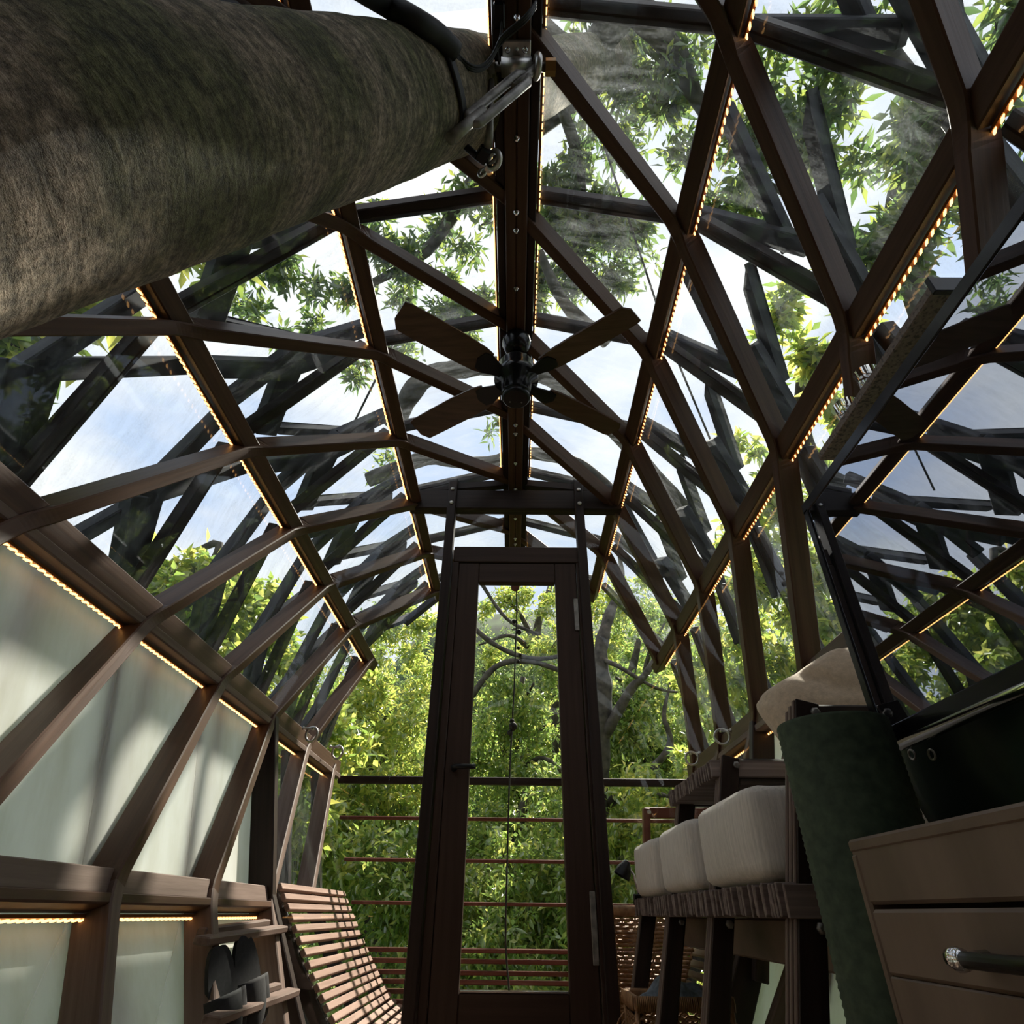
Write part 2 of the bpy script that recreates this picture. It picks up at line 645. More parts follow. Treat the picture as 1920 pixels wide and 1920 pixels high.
def bar(name, p0, p1, w, h, nrm, material, parent=None, ext=0.0, b=0.004, **kw):
    """straight timber as its own object: local x along its length, so the grain follows it"""
    p0, p1 = Vector(p0), Vector(p1)
    L = (p1 - p0).length + 2 * ext
    key = (round(L, 3), round(w, 4), round(h, 4), material, b)
    me = _bar_cache.get(key)
    if me is None:
        mb = MB().cbox((0, 0, 0), (L / 2, w / 2, h / 2), b=b)
        me = bpy.data.meshes.new(name)
        me.from_pydata(mb.v, [], mb.f)
        me.materials.append(MATS[material])
        me.update()
        _bar_cache[key] = me
    o = bpy.data.objects.new(name, me)
    COL.objects.link(o)
    R = frame(p1 - p0, nrm).to_4x4()
    o.matrix_basis = Matrix.Translation((p0 + p1) / 2) @ R
    if parent is not None:
        o.parent = parent
        if parent.type == 'EMPTY':
            o.matrix_parent_inverse = parent.matrix_basis.inverted()
    return tag(o, **kw)


def sweep(name, pts, nrms, w, h, material, parent, b=0.004):
    """timber of rectangular section bent along pts; outward normals nrms"""
    pts = [Vector(p) for p in pts]
    n = len(pts)
    # local frame for the grain
    R = frame(pts[-1] - pts[0], nrms[n // 2])
    O = (pts[0] + pts[-1]) / 2
    Ri = R.transposed()
    sec = [(-w / 2 + b, -h / 2), (w / 2 - b, -h / 2), (w / 2, -h / 2 + b), (w / 2, h / 2 - b), (w / 2 - b, h / 2), (-w / 2 + b, h / 2), (-w / 2, h / 2 - b), (-w / 2, -h / 2 + b)]
    vs, fs = [], []
    for i, p in enumerate(pts):
        d = (pts[min(i + 1, n - 1)] - pts[max(i - 1, 0)]).normalized()
        z = nrms[i] - d * nrms[i].dot(d)
        z.normalize()
        y = z.cross(d)
        for (a, c) in sec:
            vs.append(Ri @ (p + y * a + z * c - O))
    k = len(sec)
    for i in range(n - 1):
        for q in range(k):
            q2 = (q + 1) % k
            fs.append((i * k + q, i * k + q2, (i + 1) * k + q2, (i + 1) * k + q))
    fs.append(tuple(reversed(range(k))))
    fs.append(tuple((n - 1) * k + q for q in range(k)))
    me = bpy.data.meshes.new(name)
    me.from_pydata(vs, [], fs)
    me.materials.append(MATS[material])
    me.update()
    o = bpy.data.objects.new(name, me)
    COL.objects.link(o)
    o.matrix_basis = Matrix.Translation(O) @ R.to_4x4()
    o.parent = parent
    return o


def bez(p0, p1, p2, k):
    return [p0 * (1 - t_) ** 2 + p1 * 2 * t_ * (1 - t_) + p2 * t_ ** 2 for t_ in [i / k for i in range(k + 1)]]


def spline(pts, k=8):
    """Catmull-Rom through pts"""
    P = [Vector(p) for p in pts]
    P = [P[0] * 2 - P[1]] + P + [P[-1] * 2 - P[-2]]
    out = []
    for i in range(1, len(P) - 2):
        for q in range(k):
            t_ = q / k
            a, b, c, d = P[i - 1], P[i], P[i + 1], P[i + 2]
            out.append(0.5 * ((2 * b) + (c - a) * t_ + (2 * a - 5 * b + 4 * c - d) * t_ ** 2 + (3 * b - a - 3 * c + d) * t_ ** 3))
    out.append(P[-2])
    return out


def dup(root, loc=None, rot=None, label=None, group=None):
    r_ = root.copy()
    COL.objects.link(r_)
    if loc is not None:
        r_.location = loc
    if rot is not None:
        r_.rotation_euler = rot
    if label:
        r_['label'] = label
    if group:
        r_['group'] = group
    for ch in list(root.children):
        c = ch.copy()
        COL.objects.link(c)
        c.parent = r_
        for g_ in list(ch.children):
            d = g_.copy()
            COL.objects.link(d)
            d.parent = c
    return r_


# ------------------------------------------------------------------ the shell: nodes of the barrel frame
S = 0.57
X0 = -0.0093
LINES = {'R': (0.0, 3.8878), '2': (1.0553, 3.5825), '1': (1.8251, 2.6068), 'E': (2.0795, 1.3468), 'M': (1.7966, 0.0681), 'B': (1.28, -0.93)}


def yj(j):
    return (j + 2.0365) * S


def node(l, s, j):
    a, z = LINES[l]
    return Vector((X0 + s * a * S, yj(j), EYE + z * S))


def fnorm(l0, l1, s):
    """outward normal of the face between two lines"""
    a = node(l0, s, 0) - node(l1, s, 0)
    n = Vector((0, 1, 0)).cross(a).normalized()
    c = (node(l0, s, 0) + node(l1, s, 0)) / 2 - Vector((X0, yj(0), 1.4))
    c.y = 0
    return n if n.dot(c) > 0 else -n


J0, J1 = -5, 5
JW = 3            # end wall
ceiling = empty('ceiling', kind='structure')
wall = {-1: empty('wall_left', kind='structure'), 1: empty('wall_right', kind='structure')}
ORDER = ['R', '2', '1', 'E', 'M', 'B']
FACES = [('R', '2'), ('2', '1'), ('1', 'E'), ('E', 'M'), ('M', 'B')]
parent_of = {'R2': lambda s: ceiling, '21': lambda s: ceiling, '1E': lambda s: wall[s], 'EM': lambda s: wall[s], 'MB': lambda s: wall[s]}


def lnorm(l, s):
    i = ORDER.index(l)
    n = Vector((0, 0, 0))
    if i > 0:
        n += fnorm(ORDER[i - 1], l, s)
    if i < 5:
        n += fnorm(l, ORDER[i + 1], s)
    if l == 'R':
        n = Vector((0, 0, 1))
    return n.normalized()


# ribs: on the left they run one bay forward with every line upwards, on the right one bay forward with every line downwards
RW, RH = 0.044, 0.09
for s in (-1, 1):
    for fi, (ua, lb) in enumerate(FACES):
        n = fnorm(ua, lb, s)
        for j in range(J0, J1 + 1):
            if s < 0:
                jl, ju = j, j + 1           # lower at j, upper at j+1
            else:
                jl, ju = j + 1, j           # lower at j+1, upper at j
            if ua == 'M':                   # the feet stand almost straight below the mid rail
                ju = j
                jl = j - 0.4 if s < 0 else j + 0.4
            if max(jl, ju) > J1:
                continue
            U, Lo = node(ua, s, ju), node(lb, s, jl)
            if ua == 'M' and max(jl, ju) > JW:
                continue
            par = parent_of[ua + lb](s)
            # rounded ends: bend towards the neighbouring faces
            pts, nr = [], []
            r_ = 0.07
            if ua != 'R':
                pa = ORDER[fi - 1]
                Un = node(pa, s, ju + 1 if s < 0 else ju - 1)
                mid = bez(U + (Un - U).normalized() * r_, U, U + (Lo - U).normalized() * r_, 8)[4:]
                nm_ = lnorm(ua, s)
                for q, p in enumerate(mid):
                    pts.append(p)
                    nr.append(nm_.lerp(n, q / 4))
            else:
                pts.append(U + (Lo - U).normalized() * 0.02)
                nr.append(n)
            if lb != 'B':
                la = ORDER[fi + 2]
                sl = 0.4 if la == 'B' else 1
                Ln = node(la, s, jl - sl if s < 0 else jl + sl)
                mid = bez(Lo + (U - Lo).normalized() * r_, Lo, Lo + (Ln - Lo).normalized() * r_, 8)[:5]
                nm_ = lnorm(lb, s)
                for q, p in enumerate(mid):
                    pts.append(p)
                    nr.append(n.lerp(nm_, q / 4))
            else:
                pts.append(Lo)
                nr.append(n)
            m_ = 'brown_timber'
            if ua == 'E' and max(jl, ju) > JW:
                m_ = 'grey_brown_timber'  # porch ribs paler: sunlight, along with weathering, put into the timber colour
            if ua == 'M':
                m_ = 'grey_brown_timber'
            sweep('rib', pts, [v_.normalized() for v_ in nr], RW, RH, m_, par)

# purlins, eaves rails, mid rails
yb, ye = yj(J0) - 0.05, yj(J1) + 0.14
for s in (-1, 1):
    for l, w_, h_, par in (('2', 0.06, 0.075, ceiling), ('1', 0.065, 0.08, ceiling), ('E', 0.078, 0.075, wall[s]), ('M', 0.060, 0.07, wall[s])):
        p = node(l, s, 0)
        n = lnorm(l, s)
        y1 = ye if l != 'M' else yj(JW) + 1.1
        o = n * 0.004
        if l == 'E':
            o += (node('1', s, 0) - p).normalized() * 0.02
        if l == 'M':
            o += (node('E', s, 0) - p).normalized() * 0.01
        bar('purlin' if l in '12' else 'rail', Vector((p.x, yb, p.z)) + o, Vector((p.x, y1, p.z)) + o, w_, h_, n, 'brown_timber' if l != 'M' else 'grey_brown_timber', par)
        if l == 'E':     # second lighter board under the eaves rail
            q = p + (node('M', s, 0) - p).normalized() * 0.035 - n * 0.01
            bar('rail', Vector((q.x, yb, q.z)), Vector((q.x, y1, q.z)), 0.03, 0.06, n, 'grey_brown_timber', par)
        if l == 'M':
            q = p + (node('B', s, 0) - p).normalized() * 0.034 - n * 0.012
            bar('rail', Vector((q.x, yb, q.z)), Vector((q.x, yj(JW), q.z)), 0.026, 0.06, n, 'brown_timber', par)

# ridge: middle board with a groove, two deeper side boards
rz = node('R', 1, 0).z
for dx, w_, z0_, z1_ in ((-0.0212, 0.0415, -0.075, 0.03), (0.0212, 0.0415, -0.075, 0.03), (-0.0585, 0.032, -0.05, 0.05), (0.0585, 0.032, -0.05, 0.05), (0.0, 0.15, 0.0505, 0.07)):
    zc = rz + (z0_ + z1_) / 2
    bar('ridge_beam', (X0 + dx, yb, zc), (X0 + dx, ye, zc), w_, z1_ - z0_, (0, 0, 1), 'brown_timber' if 0.01 < abs(dx) < 0.05 else 'dark_timber', ceiling)
for j in np.arange(-1, 5.01, 0.5):
    for dy in (-0.035, 0.035) if abs(j - round(j)) < 0.01 else (0,):
        mb = MB().lathe([(0.012, 0), (0.012, -0.004), (0.007, -0.006), (0.006, -0.014), (0.003, -0.016)], 10, (X0, yj(j + 0.05) + dy, rz - 0.0755))
        mb.build('bolt', 'chrome', ceiling)

# transverse mullions just outside the glass seams, and triangular panes / frosted sheets
GOFF = 0.052
TRUNK_HOLE = [('R', '2', -1, -1), ('R', '2', -1, -2)]
for s in (-1, 1):
    for (ua, lb) in FACES:
        n = fnorm(ua, lb, s)
        par = parent_of[ua + lb](s)
        frosted = ua in 'EM'
        for j in range(J0, J1 + 1):
            if ua == 'M' and j > JW:
                continue
            A, B = node(ua, s, j) + n * (GOFF + 0.035), node(lb, s, j) + n * (GOFF + 0.035)
            d = (B - A).normalized()
            hole = (ua, lb, s, j) in TRUNK_HOLE
            if j == JW and ua in 'EM':
                bar('end_post', node(ua, s, j), node(lb, s, j), 0.05, 0.10, n, 'dark_timber', par)  # dark timber: the post's backlit look put into its colour
            elif not (hole and j == -1):
                bar('mullion', A + d * 0.01, B - d * 0.01, 0.055, 0.045, n, 'dark_timber', par)
            if j == J1 or (ua == 'M' and j >= JW):
                continue
            quad = {(0, 0): node(ua, s, j), (0, 1): node(ua, s, j + 1), (1, 0): node(lb, s, j), (1, 1): node(lb, s, j + 1)}
            if s < 0:
                tris = [((1, 0), (0, 0), (0, 1)), ((1, 0), (0, 1), (1, 1))]
            else:
                tris = [((0, 0), (0, 1), (1, 1)), ((0, 0), (1, 1), (1, 0))]
            for tr_ in tris:
                if (ua, lb, s, j) in TRUNK_HOLE and j == -1:
                    continue
                P = [quad[k] + n * GOFF for k in tr_]
                c = (P[0] + P[1] + P[2]) / 3
                P = [p + (c - p).normalized() * 0.006 for p in P]
                if j <= -4:
                    MB().prism(P, n, 0.012).build('board', 'brown_timber', par)
                elif frosted and not (ua == 'E' and j >= JW):
                    MB().prism(P, n, 0.004).build('panel', 'frosted_sheet', par)
                else:
                    po = MB().prism(P, n, 0.006).build('pane', 'dusty_glass', par)
                    po.data.materials.append(MATS['glass_body'])
                    for q in range(1, 5):
                        po.data.polygons[q].material_index = 1

# light strips: amber rope with bright beads on the lower outer side of purlins and rails
def light_strip(p, d_side, n, y0, y1, par):
    base = p + d_side + n * 0.018
    body = MB().box((0, (y0 + y1) / 2, 0), (0.004, (y1 - y0) / 2, 0.007), None)
    R = Matrix((d_side.normalized(), Vector((0, 1, 0)), d_side.normalized().cross(Vector((0, 1, 0))))).transposed()
    body.v = [tuple(Vector((base.x, 0, base.z)) + R @ Vector(v)) for v in body.v]
    st = body.build('light_strip', 'strip_amber', par)
    mb = MB()
    y = y0
    ds = d_side.normalized()
    while y < y1:
        c = Vector((base.x, y, base.z)) + ds * 0.006
        ax = Vector((0, 1, 0)) * 0.0048
        sk = ds.cross(Vector((0, 1, 0)))
        a, b_ = sk * 0.004, ds * 0.002
        sh = Vector((0, 0.006, 0))
        q = [c - ax - a - sh, c + ax - a - sh, c + ax + a + sh, c - ax + a + sh]
        mb.add([v - b_ for v in q] + [v + b_ for v in q], [(0, 3, 2, 1), (4, 5, 6, 7), (0, 1, 5, 4), (1, 2, 6, 5), (2, 3, 7, 6), (3, 0, 4, 7)])
        y += 0.026
    o = mb.build('lamp_beads', 'lamp_bead', st)
    o['kind'] = 'stuff'


for s in (-1, 1):
    for l, lo, off, par in (('2', '1', 0.036, ceiling), ('1', 'E', 0.039, ceiling), ('E', 'M', 0.057, wall[s]), ('M', 'B', 0.054, wall[s])):
        p = node(l, s, 0)
        n = fnorm(l, lo, s)
        dd = (node(lo, s, 0) - p).normalized() * off
        light_strip(p, dd, n, yj(-3), yj(J1) if l != 'M' else yj(JW) - 0.02, par)
    light_strip(Vector((X0 + s * 0.074, 0, rz - 0.0)), Vector((s * 0.008, 0, 0)), Vector((0, 0, 1)), yj(-2), yj(JW), ceiling)

# floor and porch deck: planks across
floor = empty('floor', kind='structure')
y = yb
while y < 4.3:
    wz = 0.0 if y < yj(JW) + 0.05 else -0.02
    bar('plank', (-0.86, y + 0.055, -0.0205 + wz), (0.84, y + 0.055, -0.0205 + wz), 0.105, 0.04, (0, 0, 1), 'deck_timber', floor)
    y += 0.112

wall_back = empty('wall_back', kind='structure')
ybk = yj(J0) - 0.04
out_ = [node(l, -1, J0) for l in ('B', 'M', 'E', '1', '2', 'R')] + [node(l, 1, J0) for l in ('2', '1', 'E', 'M', 'B')]
xx = -1.2
while xx < 1.2:           # upright boards cut to the outline of the barrel
    x0_, x1_ = xx, min(xx + 0.148, 1.19)

    def span(x):
        zs = []
        for a_, b_ in zip(out_, out_[1:] + out_[:1]):
            if (a_.x - x) * (b_.x - x) < 0:
                t_ = (x - a_.x) / (b_.x - a_.x)
                zs.append(a_.z + (b_.z - a_.z) * t_)
        return (min(zs), max(zs)) if zs else (1.25, 1.28)
    (a0_, a1_), (b0_, b1_) = span(x0_), span(x1_)
    MB().prism([(x0_, ybk, a0_), (x1_, ybk, b0_), (x1_, ybk, b1_), (x0_, ybk, a1_)], (0, -1, 0), 0.02).build('board', 'brown_timber', wall_back)
    xx += 0.15

# ------------------------------------------------------------------ end wall with the door
DW = yj(JW)
wall_end = empty('wall_end', kind='structure')
p2l, p2r = node('2', -1, JW), node('2', 1, JW)
bar('cross_beam', (p2l.x - 0.03, DW, 2.545), (p2r.x + 0.03, DW, 2.545), 0.07, 0.135, (0, 0, 1), 'dark_timber', wall_end)
for s in (-1, 1):
    bar('brace', node('2', s, JW) + Vector((-s * 0.02, 0, 0.085)), node('R', s, JW) + Vector((s * 0.06, 0, -0.035)), 0.045, 0.05, (0, 0, 1), 'dark_timber', wall_end)
    bar('post', (s * 0.378 - 0.008, DW - 0.02, 0.0), (s * 0.378 - 0.008, DW - 0.02, 2.69), 0.05, 0.075, (0, 1, 0), 'dark_timber', wall_end)
    for zz in (2.50, 2.60):
        MB().lathe([(0.012, 0), (0.012, 0.005), (0.004, 0.008)], 12, (s * 0.378 - 0.008, DW - 0.058, zz), Matrix.Rotation(math.pi / 2, 3, 'X')).build('bolt', 'steel', wall_end)
    # side glazing follows the outline of the barrel
    poly = [Vector((s * 0.40, DW, 2.47)), node('2', s, JW) + Vector((0, 0, -0.07)), node('1', s, JW), node('E', s, JW), node('M', s, JW), Vector((s * 0.80, DW, 0.05)), Vector((s * 0.40, DW, 0.05))]
    if s > 0:
        poly = poly[::-1]
    MB().prism(poly, (0, 1, 0), 0.006).build('side_pane', 'clear_glass', wall_end)

MB().prism([(-0.35, DW, 2.215), (0.34, DW, 2.215), (0.34, DW, 2.475), (-0.35, DW, 2.475)], (0, -1, 0), 0.006).build('transom_pane', 'clear_glass', wall_end)

door = empty('door_1', (0.005, DW, 0.0), kind='structure')
bar('door_head', (-0.35, DW, 2.162), (0.36, DW, 2.162), 0.075, 0.10, (0, 0, 1), 'door_timber', door)
for s, x in ((-1, -0.337), (1, 0.349)):
    bar('door_jamb', (x, DW, 0.0), (x, DW, 2.11), 0.036, 0.08, (0, 1, 0), 'door_timber', door)
leaf = bar('door_leaf', (-0.262, DW - 0.01, 0.03), (-0.262, DW - 0.01, 2.106), 0.112, 0.045, (0, 1, 0), 'door_timber', door)
bar('door_stile', (0.27, DW - 0.01, 0.03), (0.27, DW - 0.01, 2.106), 0.116, 0.045, (0, 1, 0), 'door_timber', door)
bar('door_rail', (-0.205, DW - 0.01, 2.047), (0.211, DW - 0.01, 2.047), 0.118, 0.045, (0, 1, 0), 'door_timber', door)
bar('door_rail', (-0.205, DW - 0.01, 0.142), (0.211, DW - 0.01, 0.142), 0.224, 0.045, (0, 1, 0), 'door_timber', door)
MB().box((0.003, DW - 0.01, 1.12), (0.209, 0.003, 0.868)).build('door_glass', 'clear_glass', door)
MB().cbox((0.003, DW - 0.028, 0.258), (0.206, 0.006, 0.004)).build('glazing_bead', 'chrome', door)
mb = MB()
mb.lathe([(0.014, 0), (0.014, 0.012)], 16, (-0.275, DW - 0.033, 1.04), Matrix.Rotation(math.pi / 2, 3, 'X'))
mb.tube([(-0.275, DW - 0.04, 1.04), (-0.275, DW - 0.075, 1.04), (-0.262, DW - 0.083, 1.04), (-0.20, DW - 0.083, 1.04), (-0.175, DW - 0.083, 1.04)], 0.011, 10)
mb.build('door_handle', 'black_metal', door)
for px, py0, py1 in ((0.318, 1.71, 1.89), (0.318, 0.34, 0.58)):
    MB().cbox((px, DW - 0.037, (py0 + py1) / 2), (0.012, 0.005, (py1 - py0) / 2), b=0.003).build('door_hinge', 'dull_steel', door)

# ------------------------------------------------------------------ bracing timbers outside the glass
def brace_set(name, s, label):
    e_ = empty(name, (X0 + s * 1.3, yj(0), 0.2))
    tag(e_, label, 'timber bracing')
    return e_


bracing = {-1: brace_set('timber_bracing', -1, 'dark weathered diagonal timbers crossing outside the glass on the tree trunk side'),
           1: brace_set('timber_bracing', 1, 'dark weathered diagonal timbers with pointed ends outside the glass above the television')}


def traced(s, la, lb, off, a, b, wpx, js, point=False, thick=0.05):
    """board whose centre line was seen through the glass at pixels a-b, standing off the face by off; repeated bay by bay"""
    n = fnorm(la, lb, s)
    p = node(la, s, 0) + n * off
    A, B = at_plane(*a, p, n), at_plane(*b, p, n)
    dist = ((A + B) / 2 - CAM).dot(fw)
    w_ = wpx * dist / FPX
    for j in js:
        sh = Vector((0, S * j, 0))
        if point:
            d = (A - B).normalized()
            q = n.cross(d).normalized() * (w_ / 2)
            P = [B - q, A - q - d * w_ * 1.6, A + q * 0.6, A + q * 0.3, B + q]
            R = frame(d, n)
            O = (A + B) / 2
            mb = MB().prism([R.transposed() @ (v - O) for v in P], (0, 0, 1), thick)
            o = mb.build('brace', 'weathered_timber', None)
            o.matrix_basis = Matrix.Translation(O + sh) @ R.to_4x4()
            o.parent = bracing[s]
            o.matrix_parent_inverse = bracing[s].matrix_basis.inverted()
        else:
            bar('brace', A + sh, B + sh, w_, thick, n, 'weathered_timber', bracing[s], ext=0.03)


rl = range(-3, 5)
traced(-1, '1', 'E', 0.17, (15, 905), (85, 690), 48, rl)
traced(-1, '1', 'E', 0.17, (75, 692), (372, 684), 36, rl)
traced(-1, '1', 'E', 0.17, (250, 945), (425, 765), 30, rl)
traced(-1, '1', 'E', 0.17, (250, 945), (140, 1008), 26, rl)
traced(-1, '1', 'E', 0.14, (250, 945), (228, 1060), 42, rl)
traced(-1, '2', '1', 0.17, (440, 740), (560, 650), 30, rl)
traced(-1, '2', '1', 0.17, (400, 688), (520, 690), 36, rl)
traced(-1, '2', '1', 0.17, (545, 680), (498, 800), 48, rl)
traced(-1, '2', '1', 0.20, (498, 803), (660, 816), 20, rl, point=True)
traced(-1, '2', '1', 0.20, (640, 815), (735, 772), 26, rl)
traced(-1, '2', '1', 0.18, (520, 695), (640, 655), 34, rl)
traced(1, '2', '1', 0.17, (1255, 635), (1400, 700), 28, range(-2, 4))
traced(1, '2', '1', 0.20, (1288, 505), (1380, 690), 22, range(-2, 4))
traced(1, '2', '1', 0.17, (1410, 660), (1492, 800), 44, range(-2, 4))
traced(1, '2', '1', 0.22, (1392, 497), (1455, 720), 27, range(-2, 4), point=True)
traced(1, '1', 'E', 0.14, (1480, 800), (1560, 980), 30, range(-2, 3))
for s in (-1, 1):        # below the eaves: slanting posts that show as soft shadows through the sheets
    n = fnorm('E', 'M', s)
    for j in range(-4, 5):
        bar('brace', node('E', s, j + 0.35) + n * 0.13, node('M', s, j + 0.1) + n * 0.13, 0.085, 0.05, n, 'weathered_timber', bracing[s])
        n2 = fnorm('M', 'B', s)
        bar('brace', node('M', s, j + 0.1) + n2 * 0.13, node('B', s, j + 0.45) + n2 * 0.13, 0.085, 0.05, n2, 'weathered_timber', bracing[s])
# ------------------------------------------------------------------ the leaning tree that grows through the room
TDIR = Vector((0.28, 0.28, 0.90)).normalized()
TP = Vector((-0.235, 0.79, 2.672))
TR = 0.176


def on_trunk(px, py, lift=0.0):
    d = ray(px, py).normalized()
    w0 = CAM - TP
    dd = d - TDIR * d.dot(TDIR)
    ww = w0 - TDIR * w0.dot(TDIR)
    a, b_, c = dd.dot(dd), 2 * dd.dot(ww), ww.dot(ww) - (TR + lift) ** 2
    D = b_ * b_ - 4 * a * c
    t_ = (-b_ - math.sqrt(max(D, 0))) / (2 * a)
    return CAM + d * t_


tree_main = empty('tree', (-1.4, -0.4, -1.2))
tag(tree_main, 'thick grey-barked tree trunk leaning through the room and out of the glass roof', 'tree')
RT = frame(TDIR.cross(Vector((0, 1, 0))), TDIR)
path = [(-4.2, 0, 0, .205), (-3, 0, 0, .198), (-2, 0, 0, .19), (-1.2, 0, 0, .184), (-0.6, 0, 0, .179), (0, 0, 0, .174), (.5, 0, 0, .16), (1.0, .0, 0, .155), (1.7, -.03, .05, .14), (2.6, -.1, .1, .125), (3.6, -.1, .2, .09)]
fine = []
for a, b_ in zip(path[:-1], path[1:]):
    for q in range(14):
        t_ = q / 14
        fine.append([a[k] * (1 - t_) + b_[k] * t_ for k in range(4)])
fine.append(list(path[-1]))
NV = 56
vs, fs = [], []
ph = rng.uniform(0, 6.28, 8)
for i, (z, x, y_, r_) in enumerate(fine):
    for k in range(NV):
        th = 2 * math.pi * k / NV
        bump = 1 + 0.018 * math.sin(3 * th + ph[0] + z) + 0.014 * math.sin(5 * th + ph[1] - 2 * z) + 0.010 * math.sin(9 * z + 2 * th + ph[2]) + 0.006 * math.sin(31 * z + math.sin(3 * th) * 2) + rng.normal(0, 0.003)
        vs.append((x + r_ * bump * math.cos(th), y_ + r_ * bump * math.sin(th), z))
for i in range(len(fine) - 1):
    for k in range(NV):
        k2 = (k + 1) % NV
        fs.append((i * NV + k, i * NV + k2, (i + 1) * NV + k2, (i + 1) * NV + k))
tm = MB().add(vs, fs, True)
trunk = tm.build('trunk', 'bark')
trunk.matrix_basis = Matrix.Translation(TP) @ RT.to_4x4()
trunk.parent = tree_main
trunk.matrix_parent_inverse = tree_main.matrix_basis.inverted()
# knots and pocks in the bark
mb = MB()
for (px, py, r_) in [(700, 135, .010), (738, 178, .010), (585, 310, .011), (560, 318, .008), (525, 308, .008), (640, 270, .007), (352, 428, .009), (280, 430, .01), (250, 198, .007), (430, 60, .007), (610, 255, .006), (560, 356, .007)]:
    p = on_trunk(px, py, -0.004)
    nrm_ = (p - TP) - TDIR * (p - TP).dot(TDIR)
    q = Vector((0, 0, 1)).rotation_difference(nrm_.normalized()).to_matrix()
    mb.lathe([(r_ * 1.5, 0), (r_ * 1.2, 0.004), (r_ * 0.6, 0.0035), (0.0005, 0.001)], 9, p, q)
mb.build('bark_knots', 'black_rubber', tree_main)['kind'] = 'stuff'

# strap around the trunk
strap = empty('trunk_strap', on_trunk(850, 110))
tag(strap, 'black webbing strap tied around the leaning trunk below the roof', 'strap')
pts = [on_trunk(px, py, 0.009) for px, py in [(690, -45), (745, -5), (800, 45), (835, 90), (855, 140), (867, 190), (868, 232), (852, 262)]]
pts = spline(pts, 5)
nr = []
for p in pts:
    v = (p - TP) - TDIR * (p - TP).dot(TDIR)
    nr.append(v.normalized())
o = sweep('webbing', pts, nr, 0.032, 0.009, 'black_rubber', strap, 0.002)
o.matrix_parent_inverse = strap.matrix_basis.inverted()
pts = spline([on_trunk(px, py, 0.022) for px, py in [(650, -40), (720, 5), (780, 40), (820, 66), (852, 98)]], 5)
mb = MB().tube(pts, 0.028, 12)
mb.build('padded_sleeve', 'black_rubber', strap)

# turnbuckle between strap and roof bracket
tb = empty('turnbuckle', at_z(935, 185, 2.5))
tag(tb, 'grey steel turnbuckle stretched from the trunk strap to the ridge bracket', 'turnbuckle')
A = on_trunk(842, 262, 0.02)
B = at_z(1003, 128, 2.575)
dv = (B - A).normalized()
sv = dv.cross(fw).normalized()
b0, b1 = A.lerp(B, 0.26), A.lerp(B, 0.84)
mb = MB()
for sg in (-1, 1):
    o_ = sv * (0.019 * sg)
    mb.tube([b0 + o_ * 0.3 - dv * 0.02, b0 + o_, b1 + o_, b1 + o_ * 0.3 + dv * 0.02], [0.011, 0.0135, 0.0135, 0.011], 10)
mb.build('body', 'dull_steel', tb)
MB().tube([A + dv * 0.005, b0 + dv * 0.05], [0.017, 0.015], 10).build('hook_end', 'dull_steel', tb)
MB().tube([b1 - dv * 0.05, b1 + dv * 0.03, B], [0.008, 0.011, 0.012], 10).build('threaded_end', 'dull_steel', tb)
mb = MB().torus(B + dv * 0.012, 0.026, 0.011, (1, 0.15, 0.1), 24, 10)
mb.build('eye', 'steel', tb)

br = empty('ridge_bracket', at_z(968, 125, 2.62))
tag(br, 'steel saddle bracket and through bolt clamped under the ridge beam', 'bracket')
bc = at_z(968, 126, 2.60)
MB().tube([bc + Vector((-0.045, 0, 0)), bc + Vector((0.045, 0, 0))], 0.026, 20).build('sleeve', 'steel', br)
MB().cbox(bc + Vector((0, -0.035, 0.033)), (0.043, 0.022, 0.006)).build('plate', 'steel', br)
for dx in (-0.026, 0.026):
    MB().lathe([(0.008, 0), (0.008, -0.006), (0.003, -0.008)], 12, bc + Vector((dx, -0.035, 0.027))).build('bolt', 'chrome', br)
MB().tube([bc + Vector((-0.085, 0, 0)), bc + Vector((0.095, 0, 0))], 0.013, 14).build('through_bolt', 'dull_steel', br)
MB().lathe([(0.024, 0), (0.024, 0.03)], 6, bc + Vector((0.088, 0, 0)), Matrix.Rotation(math.pi / 2, 3, 'Y'), False).build('hexagon_nut', 'brass', br)
MB().lathe([(0.018, 0), (0.018, 0.02)], 6, bc + Vector((-0.085, 0, 0)), Matrix.Rotation(math.pi / 2, 3, 'Y'), False).build('hexagon_nut', 'dull_steel', br)

# hanging shackle cluster
sh = empty('shackle', at_z(915, 300, 2.45))
tag(sh, 'tarnished steel shackle and clamp hanging beside the ridge beam', 'shackle')
zc = 2.42
P = lambda x, y: at_z(x, y, zc)
MB().tube([at_z(922, 150, 2.58), at_z(920, 205, 2.5), P(918, 250), P(915, 275)], [0.008, 0.009, 0.012, 0.014], 10).build('hanger_rod', 'dull_steel', sh)
MB().cbox(P(905, 290), (0.018, 0.022, 0.016), Matrix.Rotation(0.6, 3, 'Z')).build('clamp_block', 'black_metal', sh)
MB().torus(P(926, 300), 0.024, 0.009, (0.6, 0.5, 0.5), 20, 8).build('bow', 'steel', sh)
MB().tube([P(938, 288), P(905, 322)], 0.0065, 8).build('pin', 'dull_steel', sh)
MB().lathe([(0.0125, -0.007), (0.0125, 0.007)], 6, P(916, 316), None, False).build('hexagon_nut', 'steel', sh)
MB().torus(P(904, 324), 0.012, 0.005, (0.4, 0.7, 0.3), 16, 8).build('pin_eye', 'steel', sh)
MB().tube([at_z(845, 250, 2.5), P(900, 298)], 0.011, 10).build('strut_rod', 'black_metal', sh)

